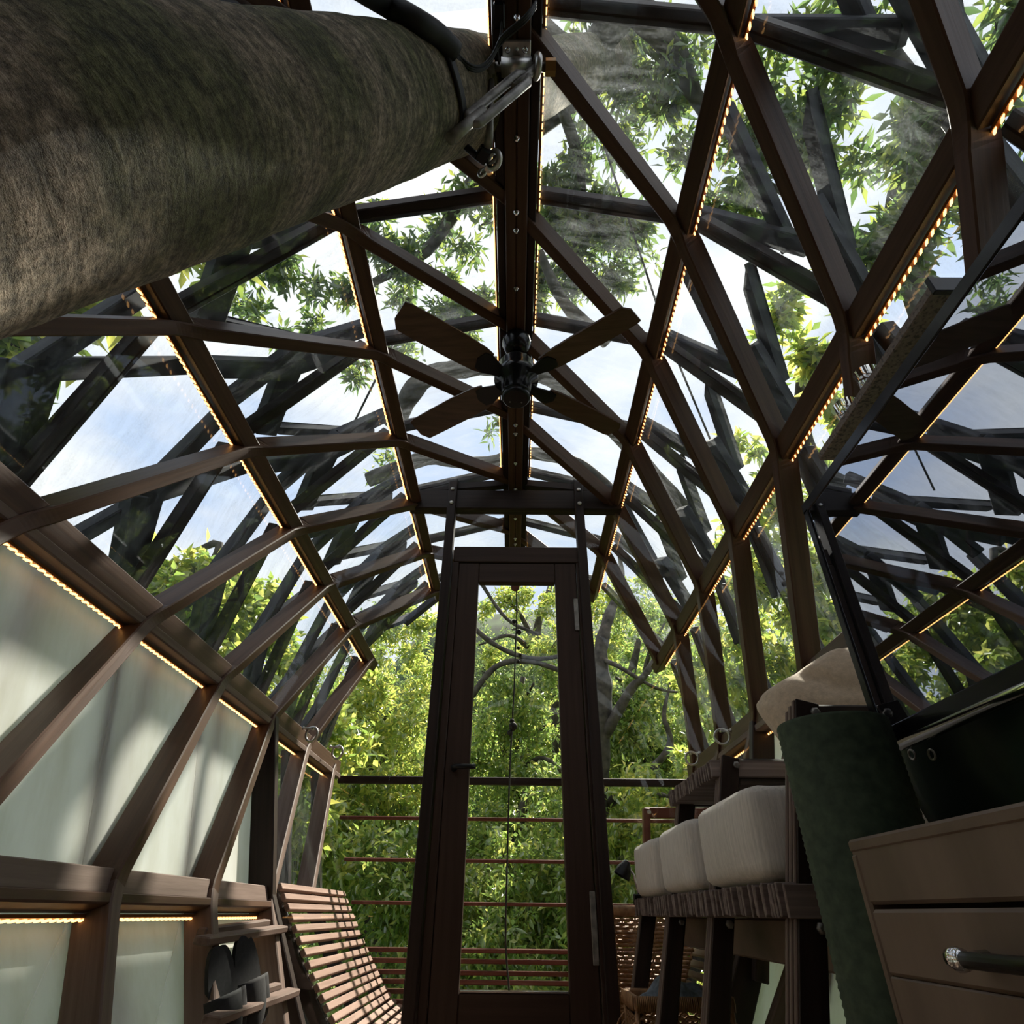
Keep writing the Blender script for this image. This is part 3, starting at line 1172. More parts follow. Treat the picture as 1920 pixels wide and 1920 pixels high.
cb = empty('cable_bundle', at_z(930, 70, 2.6))
tag(cb, 'thin black cables looping from the ridge beam to the trunk strap', 'cable')
for k, (o1, o2) in enumerate(((0, 0), (6, 5), (-5, 9))):
    pts = spline([at_z(1005, 8 + o1, 2.60), at_z(985, 35 + o1, 2.55), at_z(940, 75 + o1, 2.53), at_z(922, 105 + o2, 2.50), at_z(905, 122 + o2, 2.47), at_z(885, 123 + o2, 2.44), at_z(862, 105 + o2, 2.42), on_trunk(838, 72 + o2, 0.02)], 6)
    MB().tube(pts, 0.004, 6).build('cable', 'black_rubber', cb)
MB().tube(spline([at_z(940, 38, 2.6), at_z(939, 65, 2.58), at_z(933, 90, 2.54), at_z(936, 120, 2.54)], 6), 0.004, 6).build('cable', 'black_rubber', cb)
MB().cbox(at_z(936, 28, 2.61), (0.016, 0.03, 0.014)).build('connector', 'black_plastic', cb)

# ------------------------------------------------------------------ ceiling fan
FC = Vector((-0.006, 1.73, 0))
FS = 1.25
fan = empty('ceiling_fan', (FC.x, FC.y, 2.24))
tag(fan, 'black ceiling fan with four brown blades hanging from the ridge beam', 'fan')
MB().lathe([(r__ * FS, z__) for r__, z__ in [(0.035, 2.645), (0.05, 2.63), (0.052, 2.60), (0.04, 2.56), (0.022, 2.54)]], 24, FC).build('canopy', 'black_plastic', fan)
MB().lathe([(0.014, 2.56), (0.014, 2.47)], 14, FC).build('downrod', 'black_metal', fan)
MB().lathe([(r__ * FS, z__) for r__, z__ in [(0.02, 2.485), (0.055, 2.475), (0.062, 2.46), (0.064, 2.41), (0.075, 2.395), (0.075, 2.365), (0.052, 2.35), (0.05, 2.29), (0.045, 2.275)]], 28, FC).build('motor_housing', 'black_plastic', fan)
cap = MB().lathe([(r__ * FS, z__) for r__, z__ in [(0.046, 2.277), (0.046, 2.262), (0.040, 2.255)]], 28, FC).build('end_cap', 'black_metal', fan)
for a in (0.6, 2.7):
    MB().lathe([(0.004, 0), (0.003, -0.003)], 8, FC + Vector((0.028 * math.cos(a), 0.028 * math.sin(a), 2.255))).build('screw', 'dull_steel', cap)
for ang in (34, 146, 217, 323):
    a = math.radians(ang)
    d = Vector((math.cos(a), math.sin(a), 0))
    zt = Vector((0, 0, 1))
    pit = Matrix.Rotation(math.radians(13), 3, d)
    z0 = FC + Vector((0, 0, 2.372))
    prof = [(0.15, -0.05, 0.05), (0.19, -0.058, 0.058), (0.30, -0.064, 0.062), (0.44, -0.066, 0.06), (0.535, -0.066, 0.056), (0.56, -0.03, 0.05)]
    R = frame(d, zt)
    vs = []
    for (r_, a0, a1) in prof:
        for yy in (a0, a1):
            for zz in (0.004, -0.004):
                vs.append(z0 + pit @ (R @ Vector((r_, yy, zz))))
    fs = []
    n_ = len(prof)
    for i in range(n_ - 1):
        k = i * 4
        fs += [(k, k + 4, k + 6, k + 2), (k + 1, k + 3, k + 7, k + 5), (k, k + 1, k + 5, k + 4), (k + 2, k + 6, k + 7, k + 3)]
    fs += [(0, 2, 3, 1), ((n_ - 1) * 4, (n_ - 1) * 4 + 1, (n_ - 1) * 4 + 3, (n_ - 1) * 4 + 2)]
    bl = MB().add(vs, fs).build('blade', 'blade_timber', fan)
    mb = MB()
    pl = [(0.06, -0.02), (0.10, -0.028), (0.15, -0.045), (0.185, -0.04), (0.20, 0.0), (0.185, 0.04), (0.15, 0.045), (0.10, 0.028), (0.06, 0.02)]
    mb.prism([z0 + pit @ (R @ Vector((x, y_, -0.010))) for x, y_ in pl], pit @ Vector((0, 0, 1)), 0.006)
    bi = mb.build('blade_iron', 'black_metal', bl)

# ------------------------------------------------------------------ television and what is around it
tv = empty('television', (0.72, 0.68, 0.60))
tag(tv, 'large black flat television switched off and mirroring the glass vault', 'television')
TVX, TY0, TY1, TZ0, TZ1 = 0.70, 0.17, 1.176, 0.768, 1.332
MB().cbox((TVX + 0.022, (TY0 + TY1) / 2, (TZ0 + TZ1) / 2), (0.018, (TY1 - TY0) / 2, (TZ1 - TZ0) / 2), b=0.006).build('case', 'black_plastic', tv)
for nm, c, h in (('bezel', (TVX + 0.001, (TY0 + TY1) / 2, TZ1 - 0.014), (0.004, (TY1 - TY0) / 2, 0.014)), ('bezel', (TVX + 0.001, (TY0 + TY1) / 2, TZ0 + 0.014), (0.004, (TY1 - TY0) / 2, 0.014)),
                 ('bezel', (TVX + 0.001, TY0 + 0.008, (TZ0 + TZ1) / 2), (0.004, 0.008, (TZ1 - TZ0) / 2 - 0.02)), ('bezel', (TVX + 0.001, TY1 - 0.011, (TZ0 + TZ1) / 2), (0.004, 0.011, (TZ1 - TZ0) / 2 - 0.02))):
    MB().cbox(c, h, b=0.002).build(nm, 'black_plastic', tv)
MB().box((TVX + 0.002, (TY0 + TY1) / 2, (TZ0 + TZ1) / 2 + 0.003), (0.002, (TY1 - TY0) / 2 - 0.016, (TZ1 - TZ0) / 2 - 0.026)).build('screen', 'screen_gloss', tv)
MB().tube([(TVX + 0.006, TY0, TZ0 - 0.004), (TVX + 0.006, TY1 - 0.004, TZ0 - 0.004)], 0.011, 14).build('chrome_lip', 'chrome', tv)
MB().tube([(TVX + 0.010, TY1, TZ0), (TVX + 0.010, TY1, TZ1)], 0.004, 8).build('chrome_edge', 'chrome', tv)
MB().cbox((TVX + 0.055, 0.62, 1.12), (0.016, 0.10, 0.10)).build('mount_plate', 'black_metal', tv)
MB().tube([(TVX + 0.07, 0.62, 1.14), (TVX + 0.22, 0.70, 1.16), (TVX + 0.40, 0.62, 1.20)], 0.018, 10).build('mount_arm', 'black_metal', tv)
MB().cbox((TVX + 0.018, TY1 + 0.004, 0.955), (0.012, 0.004, 0.03)).build('tag', 'white_plastic', tv)

shelf = empty('shelf', (0.95, 0.95, 1.5))
tag(shelf, 'brown speckled shelf board behind the top edge of the television', 'shelf')
MB().cbox((0.945, 0.945, 1.508), (0.145, 0.255, 0.012), b=0.003).build('board', 'speckled_board', shelf)
MB().cbox((0.945, 0.69, 1.515), (0.145, 0.006, 0.022), b=0.002).build('end_strip', 'black_metal', shelf)
MB().tube([(1.08, 0.80, 1.49), (1.13, 0.80, 1.45)], 0.008, 8).build('bracket', 'black_metal', shelf)
MB().tube([(1.08, 1.10, 1.49), (1.13, 1.10, 1.45)], 0.008, 8).build('bracket', 'black_metal', shelf)


def tumbler(name, loc, label, h=0.055, r_=0.027):
    mb = MB().lathe([(r_ * 0.80, 0), (r_ * 0.84, 0.004), (r_, h), (r_ * 0.93, h), (r_ * 0.74, 0.014), (0.001, 0.012)], 28, cap=False)
    mb.lathe([(0.001, 0.0), (r_ * 0.80, 0.0)], 28, cap=False)
    o = mb.build(name, 'drinking_glass')
    o.location = loc
    tag(o, label, 'glass', 'glasses on the speckled shelf')
    return o


tumbler('drinking_glass', (0.832, 0.965, 1.521), 'clear drinking glass on the speckled shelf, upper one of two beside the television')
tumbler('drinking_glass', (0.832, 1.07, 1.521), 'clear drinking glass on the speckled shelf, lower one of two beside the television')

cab = empty('cabinet', (0.74, 0.66, 0))
tag(cab, 'brown wooden drawer cabinet under the television', 'cabinet')
CX, CY0, CY1, CZ = 0.50, 0.30, 1.008, 0.597     # body hangs clear of the sloping wall
cbm = 'cabinet_timber'
bar('top', (CX + 0.165, CY0, CZ - 0.009), (CX + 0.165, CY1, CZ - 0.009), 0.33, 0.018, (0, 0, 1), cbm, cab)
for yy in (CY0 + 0.009, CY1 - 0.009):
    bar('side', (CX + 0.165, yy, 0.17), (CX + 0.165, yy, CZ - 0.018), 0.018, 0.33, (1, 0, 0), cbm, cab)
    for xx in (CX + 0.03, CX + 0.19):
        bar('leg', (xx, yy, 0.0), (xx, yy, 0.17), 0.03, 0.03, (1, 0, 0), cbm, cab)
bar('apron', (CX + 0.012, CY0 + 0.018, 0.552), (CX + 0.012, CY1 - 0.0005, 0.552), 0.072, 0.02, (1, 0, 0), cbm, cab)
bar('back', (CX + 0.322, CY0 + 0.02, 0.37), (CX + 0.322, CY1 - 0.02, 0.37), 0.40, 0.012, (1, 0, 0), cbm, cab)
for z0_, z1_, zh in ((0.345, 0.511, 0.466), (0.175, 0.338, 0.29)):
    zm = z0_ + (z1_ - z0_) * 0.56
    dr = bar('drawer', (CX + 0.004, CY0 + 0.03, (zm + z1_) / 2), (CX + 0.004, CY1 - 0.028, (zm + z1_) / 2), z1_ - zm - 0.001, 0.02, (1, 0, 0), cbm, cab)
    inv = (cab.matrix_basis @ dr.matrix_parent_inverse @ dr.matrix_basis).inverted()
    lo_ = bar('drawer_board', (CX + 0.004, CY0 + 0.03, (zm + z0_) / 2), (CX + 0.004, CY1 - 0.028, (zm + z0_) / 2), zm - z0_, 0.02, (1, 0, 0), cbm, None, b=0.002)
    lo_.parent = dr
    lo_.matrix_parent_inverse = inv
    y0_, y1_ = 0.50, 0.775
    mb = MB().tube([(CX - 0.038, y0_ + 0.01, zh), (CX - 0.038, y1_ - 0.02, zh)], 0.0075, 12)
    hd = mb.build('handle', 'black_metal')
    hd.parent = dr
    hd.matrix_parent_inverse = inv
    for yy in (y0_, y1_ - 0.01):
        mb = MB().tube([(CX - 0.004, yy, zh), (CX - 0.036, yy, zh)], [0.009, 0.006], 10)
        mb.lathe([(0.004, -0.014), (0.010, -0.009), (0.0115, 0), (0.010, 0.009), (0.004, 0.014)], 14, (CX - 0.038, yy, zh), Matrix.Rotation(math.pi / 2, 3, 'X'))
        he = mb.build('handle_end', 'chrome')
        he.parent = dr
        he.matrix_parent_inverse = inv

# folded dark green sheet with eyelets between television and cabinet
tp = empty('folded_tarpaulin', (0.785, 0.7, 0.6))
tag(tp, 'dark green folded tarpaulin with two metal eyelets on the cabinet below the television', 'tarpaulin')
mb = MB()
n_, m_ = 40, 8
vs = []
for i in range(n_ + 1):
    t_ = i / n_
    yy = 0.32 + 0.90 * t_
    fold = 0.035 * math.sin(t_ * 9.5) + 0.02 * math.sin(t_ * 23 + 1)
    for k in range(m_ + 1):
        z = 0.6 + 0.245 * k / m_
        vs.append((0.785 + fold * 0.7 * (1 - 0.5 * k / m_) - 0.01 * k / m_, yy + 0.02 * math.sin(k * 0.7 + t_ * 5), z))
fs = []
for i in range(n_):
    for k in range(m_):
        a = i * (m_ + 1) + k
        fs.append((a, a + m_ + 1, a + m_ + 2, a + 1))
ob = mb.add(vs, fs, True).build('sheet', 'tarp_green', tp)
sol = ob.modifiers.new('thickness', 'SOLIDIFY')
sol.thickness = 0.006
for px, py in ((1710, 1415), (1747, 1415)):
    c = at_x(px, py, 0.752)
    MB().torus(c, 0.0085, 0.002, (1, 0, 0.1), 20, 8).build('eyelet', 'steel', tp)

# rolled exercise mat standing on end
mt = empty('rolled_mat', (0.592, 1.138, 0))
tag(mt, 'green ribbed exercise mat rolled up and standing between sofa and cabinet', 'mat')
turns, n_ = 3.6, 150
L_ = 0.80
sp = []
for i in range(n_ + 1):
    t_ = i / n_
    th = 2 * math.pi * turns * t_ + 2.2
    r_ = 0.045 + 0.055 * t_
    sp.append((0.592 + r_ * math.cos(th), 1.138 + r_ * math.sin(th), r_))
rows = 150
vs, fs = [], []
outer = [i for i in range(n_ + 1) if i >= n_ * (1 - 1.06 / turns)]
for k in range(rows + 1):
    z = L_ * k / rows
    rib = 0.0012 if k % 2 else -0.0006
    for i in outer:
        x, y_, r_ = sp[i]
        q = (r_ + rib) / r_
        vs.append((0.592 + (x - 0.592) * q, 1.138 + (y_ - 1.138) * q, z))
w_ = len(outer)
for k in range(rows):
    for i in range(w_ - 1):
        a = k * w_ + i
        fs.append((a, a + 1, a + w_ + 1, a + w_))
MB().add(vs, fs, True).build('outer_layer', 'mat_green', mt)
vs, fs = [], []
for (x, y_, r_) in sp[:outer[0] + 1]:
    vs += [(x, y_, 0.002), (x, y_, L_ - 0.004)]
for i in range(len(sp[:outer[0] + 1]) - 1):
    fs.append((2 * i, 2 * i + 2, 2 * i + 3, 2 * i + 1))
ob = MB().add(vs, fs, True).build('inner_layers', 'mat_green', mt)
sol = ob.modifiers.new('thickness', 'SOLIDIFY')
sol.thickness = 0.008

# ------------------------------------------------------------------ slatted sofa
sofa = empty('slatted_sofa', (0.70, 2.03, 0))
tag(sofa, 'dark three-seat sofa of laminated slats along the wall beyond the television', 'sofa')
SX = lambda z: 0.50 + 0.25 * (z - 0.53)
FY = [1.276, 1.80, 2.30, 2.79]
for k, fy in enumerate(FY):
    ztop = 0.876 if k < 3 else 0.56
    for q in (-1, 0, 1):
        w_ = 0.009
        p0, p1 = Vector((SX(0) + 0.025, fy + q * 0.021, 0.0)), Vector((SX(ztop) + 0.025, fy + q * 0.021, ztop - 0.006 * (q + 1)))
        bar('leg', p0, p1, 0.011, 0.046, (1, 0, 0), 'grey_brown_timber', sofa, b=0.002)  # paler strips: grazing light on the leg edges put into the colour
        bar('leg', p0 + Vector((0.012, 0.0105, 0)), p1 + Vector((0.012, 0.0105, -0.02)), 0.0105, 0.042, (1, 0, 0), 'dark_timber', sofa, b=0.001)
    bar('leg_shade_board', Vector((SX(0) + 0.029, fy - 0.0295, 0.0)), Vector((SX(ztop) + 0.029, fy - 0.0295, ztop)), 0.007, 0.047, (1, 0, 0), 'dark_timber', sofa, b=0.001)  # added dark board: shade on the broad leg face put into its colour
    bar('rear_leg', (0.92, fy, 0.30), (0.985, fy, 0.74 if k < 3 else 0.56), 0.05, 0.05, (1, 0, 0), 'dark_timber', sofa)
    if k < 3:
        bar('arm', (SX(0.85) + 0.03, fy + 0.005, 0.848), (0.96, fy + 0.005, 0.848), 0.04, 0.055, (0, 0, 1), 'dark_timber', sofa)
        if k == 0:
            pass
        MB().lathe([(0.010, 0), (0.010, 0.005), (0.005, 0.008)], 6, (SX(0.85) + 0.045, fy - 0.033, 0.853), Matrix.Rotation(math.pi / 2, 3, 'X')).build('bolt', 'dull_steel', sofa)
        MB().lathe([(0.010, 0), (0.010, 0.005), (0.005, 0.008)], 6, (SX(0.48) + 0.045, fy - 0.033, 0.485), Matrix.Rotation(math.pi / 2, 3, 'X')).build('bolt', 'dull_steel', sofa)
# seat slats on edge
y = FY[0] - 0.035
k = 0
while y < FY[3] + 0.03:
    tilt = random.uniform(-0.10, 0.10) if random.random() < 0.75 else random.uniform(-0.22, 0.22)
    x0_ = 0.478 + random.uniform(-0.006, 0.006)
    zz = 0.527 + random.uniform(-0.003, 0.003)
    bar('slat', (x0_, y, zz), (0.96, y, zz), 0.009, 0.052, (0, math.sin(tilt), math.cos(tilt)), 'ply_edge', sofa, b=0.0015)
    y += 0.0165
    k += 1
y = FY[1] - 0.02
while y < FY[2] + 0.03:      # the little slatted table at arm height
    tilt = random.uniform(-0.16, 0.16)
    x0_ = 0.555 + random.uniform(-0.006, 0.006)
    bar('slat', (x0_, y, 0.846), (0.96, y, 0.846), 0.009, 0.045, (0, math.sin(tilt), math.cos(tilt)), 'ply_edge', sofa, b=0.0015)
    y += 0.0165
bar('seat_rail', (0.62, FY[0] + 0.03, 0.455), (0.62, FY[3], 0.455), 0.022, 0.085, (0, 0, 1), 'cabinet_timber', sofa)
bar('seat_rail', (0.93, FY[0] + 0.03, 0.455), (0.93, FY[3], 0.455), 0.022, 0.085, (0, 0, 1), 'cabinet_timber', sofa)
bar('back_rail', (0.985, FY[0], 0.70), (0.985, FY[3], 0.70), 0.03, 0.07, (0, 0, 1), 'dark_timber', sofa)


def soft_box(name, c, h, material, label, cat, group=None, n=(14, 18, 12), e=0.22, puff=0.012, R=None, taper=0.0):
    """cushion: superellipsoid with puffed faces"""
    vs, idx, fs = [], {}, []

    def key(i, j, k):
        return (i, j, k)
    nx, ny, nz_ = n
    for i in range(nx + 1):
        for j in range(ny + 1):
            for k in range(nz_ + 1):
                if i in (0, nx) or j in (0, ny) or k in (0, nz_):
                    u, v, w_ = 2 * i / nx - 1, 2 * j / ny - 1, 2 * k / nz_ - 1
                    # rounded cube
                    p_ = 14.0
                    l = (abs(u) ** p_ + abs(v) ** p_ + abs(w_) ** p_) ** (1 / p_)
                    mxx = max(abs(u), abs(v), abs(w_))
                    s_ = mxx / l if l > 0 else 1
                    q = Vector((u * s_ * h[0], v * s_ * h[1], w_ * s_ * h[2]))
                    q.x += puff * math.copysign((1 - v * v) * (1 - w_ * w_), u) * (abs(u) ** 3)
                    q.y += puff * 0.5 * math.copysign((1 - u * u) * (1 - w_ * w_), v) * (abs(v) ** 3)
                    q.z += puff * math.copysign((1 - u * u) * (1 - v * v), w_) * (abs(w_) ** 3)
                    q.x *= 1 - taper * (w_ * 0.5 + 0.5)
                    q += Vector((random.gauss(0, 0.0006),) * 3)
                    idx[(i, j, k)] = len(vs)
                    vs.append(Vector(c) + (R @ q if R else q))

    def quad(a, b_, c_, d, flip):
        f = (idx[a], idx[b_], idx[c_], idx[d])
        fs.append(f[::-1] if flip else f)
    for i in range(nx):
        for j in range(ny):
            for k, fl in ((0, True), (nz_, False)):
                quad((i, j, k), (i + 1, j, k), (i + 1, j + 1, k), (i, j + 1, k), fl)
    for i in range(nx):
        for k in range(nz_):
            for j, fl in ((0, False), (ny, True)):
                quad((i, j, k), (i + 1, j, k), (i + 1, j, k + 1), (i, j, k + 1), fl)
    for j in range(ny):
        for k in range(nz_):
            for i, fl in ((0, True), (nx, False)):
                quad((i, j, k), (i, j + 1, k), (i, j + 1, k + 1), (i, j, k + 1), fl)
    ctr = Vector(c)
    o = MB().add([v - ctr for v in vs], fs, True).build(name, material)
    o.location = ctr
    tag(o, label, cat, group)
    return o


for k, lab in enumerate(('beige linen seat cushion on the sofa nearest the rolled green mat', 'beige linen seat cushion in the middle of the slatted sofa', 'beige linen seat cushion on the sofa nearest the glass door')):
    y0_, y1_ = FY[k] + 0.05, FY[k + 1] - 0.05
    soft_box('seat_cushion', (0.695, (y0_ + y1_) / 2, 0.645), (0.215, (y1_ - y0_) / 2, 0.086), 'cushion_linen', lab, 'cushion', 'seat cushions on the slatted sofa', puff=0.010)

# plump scatter pillow: rounded outline, pinched corners, a crease near the top
pn = Vector((-0.55, -0.80, 0.16)).normalized()
pu = Vector((0, 0, 1)).cross(pn).normalized()
if pu.x < 0:
    pu = -pu
pv = pn.cross(pu)
if pv.z < 0:
    pv = -pv
ca, sa = math.cos(math.radians(24)), math.sin(math.radians(24))
pu, pv = pu * ca + pv * sa, pv * ca - pu * sa
vs, fs = [], []
N = 30
for sg in (-1, 1):
    for i in range(N + 1):
        for j in range(N + 1):
            u, v = 2 * i / N - 1, 2 * j / N - 1
            l = (abs(u) ** 7 + abs(v) ** 7) ** (1 / 7)
            q = max(abs(u), abs(v)) / l if l > 0 else 1
            hgt = 0.085 * ((1 - u ** 4) * (1 - v ** 4)) ** 0.55
            pin2 = 1 - 0.06 * (1 - v * v) * abs(u) ** 3
            pin = 1 - 0.06 * (1 - u * u) * abs(v) ** 3
            wr = 0.0035 * math.sin(9 * u + 5 * v + 2 * math.sin(4 * v)) * (1 - u * u) * (1 - v * v)
            wr -= 0.022 * math.exp(-((u - 0.15 + 0.5 * (v - 0.5)) ** 2 * 60 + (v - 0.55) ** 2 * 9)) * (sg > 0)
            vs.append(pn * (sg * (hgt + wr)) + pu * (0.155 * u * q * pin2) + pv * (0.155 * v * q * pin))
for sgi in range(2):
    b0_ = sgi * (N + 1) ** 2
    for i in range(N):
        for j in range(N):
            a = b0_ + i * (N + 1) + j
            f = (a, a + N + 1, a + N + 2, a + 1)
            fs.append(f if sgi else f[::-1])
pil = MB().add(vs, fs, True).build('scatter_pillow', 'pillow_tan')
pil.location = (0.80, 1.49, 0.905)
tag(pil, 'tan scatter pillow propped up behind the near sofa arm', 'pillow')

# clip lamp at the far end of the sofa
cl = empty('clip_lamp', (0.455, 2.86, 0.56))
tag(cl, 'small black clip lamp at the sofa end beside the door', 'lamp')
lp = at_y(1172, 1640, 2.80)
MB().lathe([(0.012, 0.03), (0.03, 0.0), (0.034, -0.03)], 18, lp + Vector((0, 0, 0.02)), Matrix.Rotation(0.5, 3, 'Y'), cap=False).build('shade', 'black_metal', cl)
MB().tube([lp + Vector((0.0, 0, 0.05)), lp + Vector((0.035, 0, 0.0)), lp + Vector((0.05, 0.0, -0.07))], 0.005, 8).build('arm', 'chrome', cl)
MB().cbox(lp + Vector((0.045, 0, -0.085)), (0.02, 0.01, 0.02)).build('clip', 'black_plastic', cl)

# ------------------------------------------------------------------ baskets
def woven_basket(name, label, x0_, x1_, y0_, y1_, h, rows, tw, zb=0.0, foot=1.0):
    e_ = empty(name, ((x0_ + x1_) / 2, (y0_ + y1_) / 2, 0))
    tag(e_, label, 'basket')

    def lift(x, y_, z):        # narrower towards the foot
        f = foot + (1 - foot) * z / h
        return (x0_ + (x - x0_) * f, y_, zb + z)
    mb = MB()
    corners = [(x0_, y0_), (x1_, y0_), (x1_, y1_), (x0_, y1_)]
    per = []
    for a, b_ in zip(corners, corners[1:] + corners[:1]):
        n_ = max(6, int(math.hypot(b_[0] - a[0], b_[1] - a[1]) / 0.022))
        for q in range(n_):
            t_ = q / n_
            per.append((a[0] + (b_[0] - a[0]) * t_, a[1] + (b_[1] - a[1]) * t_))
    if len(per) % 2 == 0:
        per = per[:-1]
    cx, cy = (x0_ + x1_) / 2, (y0_ + y1_) / 2
    n_ = len(per)
    for r_ in range(rows):
        z = h * (r_ + 0.5) / rows
        pts = []
        for i in range(n_ + 1):
            x, y_ = per[i % n_]
            d = Vector((x - cx, y_ - cy)).normalized()
            o_ = tw * 0.9 * (1 if (i + r_) % 2 else -1)
            pts.append(lift(x + d.x * o_, y_ + d.y * o_, z + random.uniform(-1, 1) * tw * 0.15))
        mb.tube(pts, tw, 5, False)
    ob = mb.build('weave', 'wicker', e_)
    ob['kind'] = 'stuff'
    for i in range(0, n_, 4):
        x, y_ = per[i]
        MB().tube([lift(x, y_, 0), lift(x, y_, h + 0.005)], tw * 0.6, 5).build('stake', 'wicker', e_)
    MB().tube([(*c, zb + h + 0.012) for c in corners] + [(*corners[0], zb + h + 0.012)], 0.019, 10).build('rim', 'wicker', e_)
    return e_


woven_basket('wicker_basket', 'tall brown wicker basket outside the door behind the sofa legs', 0.43, 0.80, 3.06, 3.42, 0.43, 30, 0.0062, 0.075, 0.5)
rb = empty('rattan_basket', (0.585, 2.62, 0))
tag(rb, 'low rattan basket with looped canes and a wrapped rim under the sofa', 'basket')
bx0, bx1, by0, by1, bh = 0.405, 0.715, 2.50, 2.74, 0.262
cs = [(bx0, by0), (bx1, by0), (bx1, by1), (bx0, by1)]
for a, b_ in zip(cs, cs[1:] + cs[:1]):
    A, B = Vector((*a, bh)), Vector((*b_, bh))
    rim = bar('rim', A, B, 0.018, 0.038, (0, 0, 1), 'wicker', rb, ext=0.009)
    mb = MB()
    L_ = (B - A).length
    q = 0.0
    dn = (B - A).normalized()
    sd_ = Vector((dn.y, -dn.x, 0))
    while q < L_:
        c = A + dn * q
        mb.tube([c + sd_ * 0.0105 + Vector((0, 0, 0.02)), c + sd_ * 0.0125, c + sd_ * 0.0105 - Vector((0, 0, 0.02))], 0.0028, 5)
        q += 0.0062
    wb = mb.build('rim_wrapping', 'wicker', rb)
    wb['kind'] = 'stuff'
    for k in range(6):
        c = A + dn * (L_ * (k + 0.5) / 6)
        c.z = 0.02
        for r_ in (0.075, 0.062, 0.049):
            MB().tube([c + dn * (r_ * math.cos(th)) + Vector((0, 0, 0.10 + r_ * 1.4 * math.sin(th))) for th in [math.pi * i / 12 for i in range(13)]], 0.0036, 5).build('cane_loop', 'wicker', rb)
    MB().tube([A - Vector((0, 0, bh - 0.01)), A], 0.008, 6).build('corner_post', 'wicker', rb)
MB().box(((bx0 + bx1) / 2, (by0 + by1) / 2, 0.015), ((bx1 - bx0) / 2, (by1 - by0) / 2, 0.008)).build('base', 'wicker', rb)
MB().tube(spline([(bx1 + 0.005, 2.55, 0.25), (bx1 + 0.015, 2.57, 0.32), (bx1 + 0.015, 2.66, 0.32), (bx1 + 0.005, 2.69, 0.25)], 6), 0.006, 8).build('handle', 'wicker', rb)
vs, fs = [], []
N = 26
for i in range(N + 1):
    for j in range(N + 1):
        u, v = i / N, j / N
        z = 0.245 + 0.075 * math.sin(math.pi * u) ** 0.8 * math.sin(math.pi * v) ** 0.7 + 0.012 * math.sin(14 * u + 4 * v) + 0.008 * math.sin(23 * v - 6 * u)
        vs.append((0.425 + 0.265 * u, 2.515 + 0.21 * v, z))
for i in range(N):
    for j in range(N):
        a = i * (N + 1) + j
        fs.append((a, a + N + 1, a + N + 2, a + 1))
ob = MB().add(vs, fs, True).build('folded_cloth', 'cloth_grey')
sol = ob.modifiers.new('thickness', 'SOLIDIFY')
sol.thickness = 0.01
tag(ob, 'crumpled grey-blue cloth lying in the low rattan basket', 'cloth')

# ------------------------------------------------------------------ porch: slatted loungers, railing, rings, frame
def porch_bench(s, label):
    e_ = empty('slatted_bench', (s * 0.7, 3.5, 0))
    tag(e_, label, 'bench')
    prof = spline([(s * 1.0, 0, 0.585), (s * 0.905, 0, 0.44), (s * 0.80, 0, 0.285), (s * 0.705, 0, 0.165), (s * 0.63, 0, 0.095), (s * 0.53, 0, 0.062), (s * 0.40, 0, 0.055), (s * 0.28, 0, 0.055)], 12)
    # even spacing
    acc, out, step = 0.0, [prof[0]], 0.0345
    for a, b_ in zip(prof[:-1], prof[1:]):
        acc += (b_ - a).length
        if acc >= step:
            out.append(b_)
            acc = 0.0
    y0_, y1_ = DW + 0.085, 4.10
    for i, p in enumerate(out):
        d = out[min(i + 1, len(out) - 1)] - out[max(i - 1, 0)]
        n = Vector((-d.z, 0, d.x))
        if n.z < 0:
            n = -n
        bar('slat', p + Vector((0, y0_, 0)), p + Vector((0, y1_, 0)), 0.0265, 0.02, n, 'bench_timber', e_, b=0.002)
    for yy in (y0_ + 0.015, (y0_ + y1_) / 2, y1_ - 0.03):
        pts = [p + Vector((0, yy, 0)) for p in prof]
        nr = []
        off = []
        for i, p in enumerate(pts):
            d = pts[min(i + 1, len(pts) - 1)] - pts[max(i - 1, 0)]
            n = Vector((-d.z, 0, d.x)).normalized()
            if n.z < 0:
                n = -n
            nr.append(n)
            off.append(p - n * 0.042)
        o = sweep('bearer', off, nr, 0.03, 0.06, 'dark_timber', e_)
        o.matrix_parent_inverse = e_.matrix_basis.inverted()


porch_bench(-1, 'sunlit slatted wooden lounger outside the door on the shoe rack side')
porch_bench(1, 'slatted wooden lounger outside the door behind the wicker basket')

rail = empty('porch_railing', (0, 4.18, 0))
tag(rail, 'brown horizontal bar railing at the far edge of the porch', 'railing')
for z, w_, xl in ((1.222, 0.046, 1.17), (0.998, 0.020, 1.12), (0.768, 0.020, 1.05), (0.548, 0.020, 0.97), (0.325, 0.022, 0.86), (0.276, 0.022, 0.84), (0.224, 0.022, 0.82), (0.183, 0.022, 0.80), (0.140, 0.022, 0.78), (0.095, 0.022, 0.76)):
    bar('bar', (-xl, 4.19, z), (xl, 4.19, z), 0.03, w_, (0, 0, 1), 'dark_timber' if w_ > 0.04 else 'red_timber', rail)
for x in (-0.45, 0.46):
    MB().tube([(x, 4.21, 0.0), (x, 4.21, 1.2)], 0.0035, 6).build('stay_wire', 'black_metal', rail)


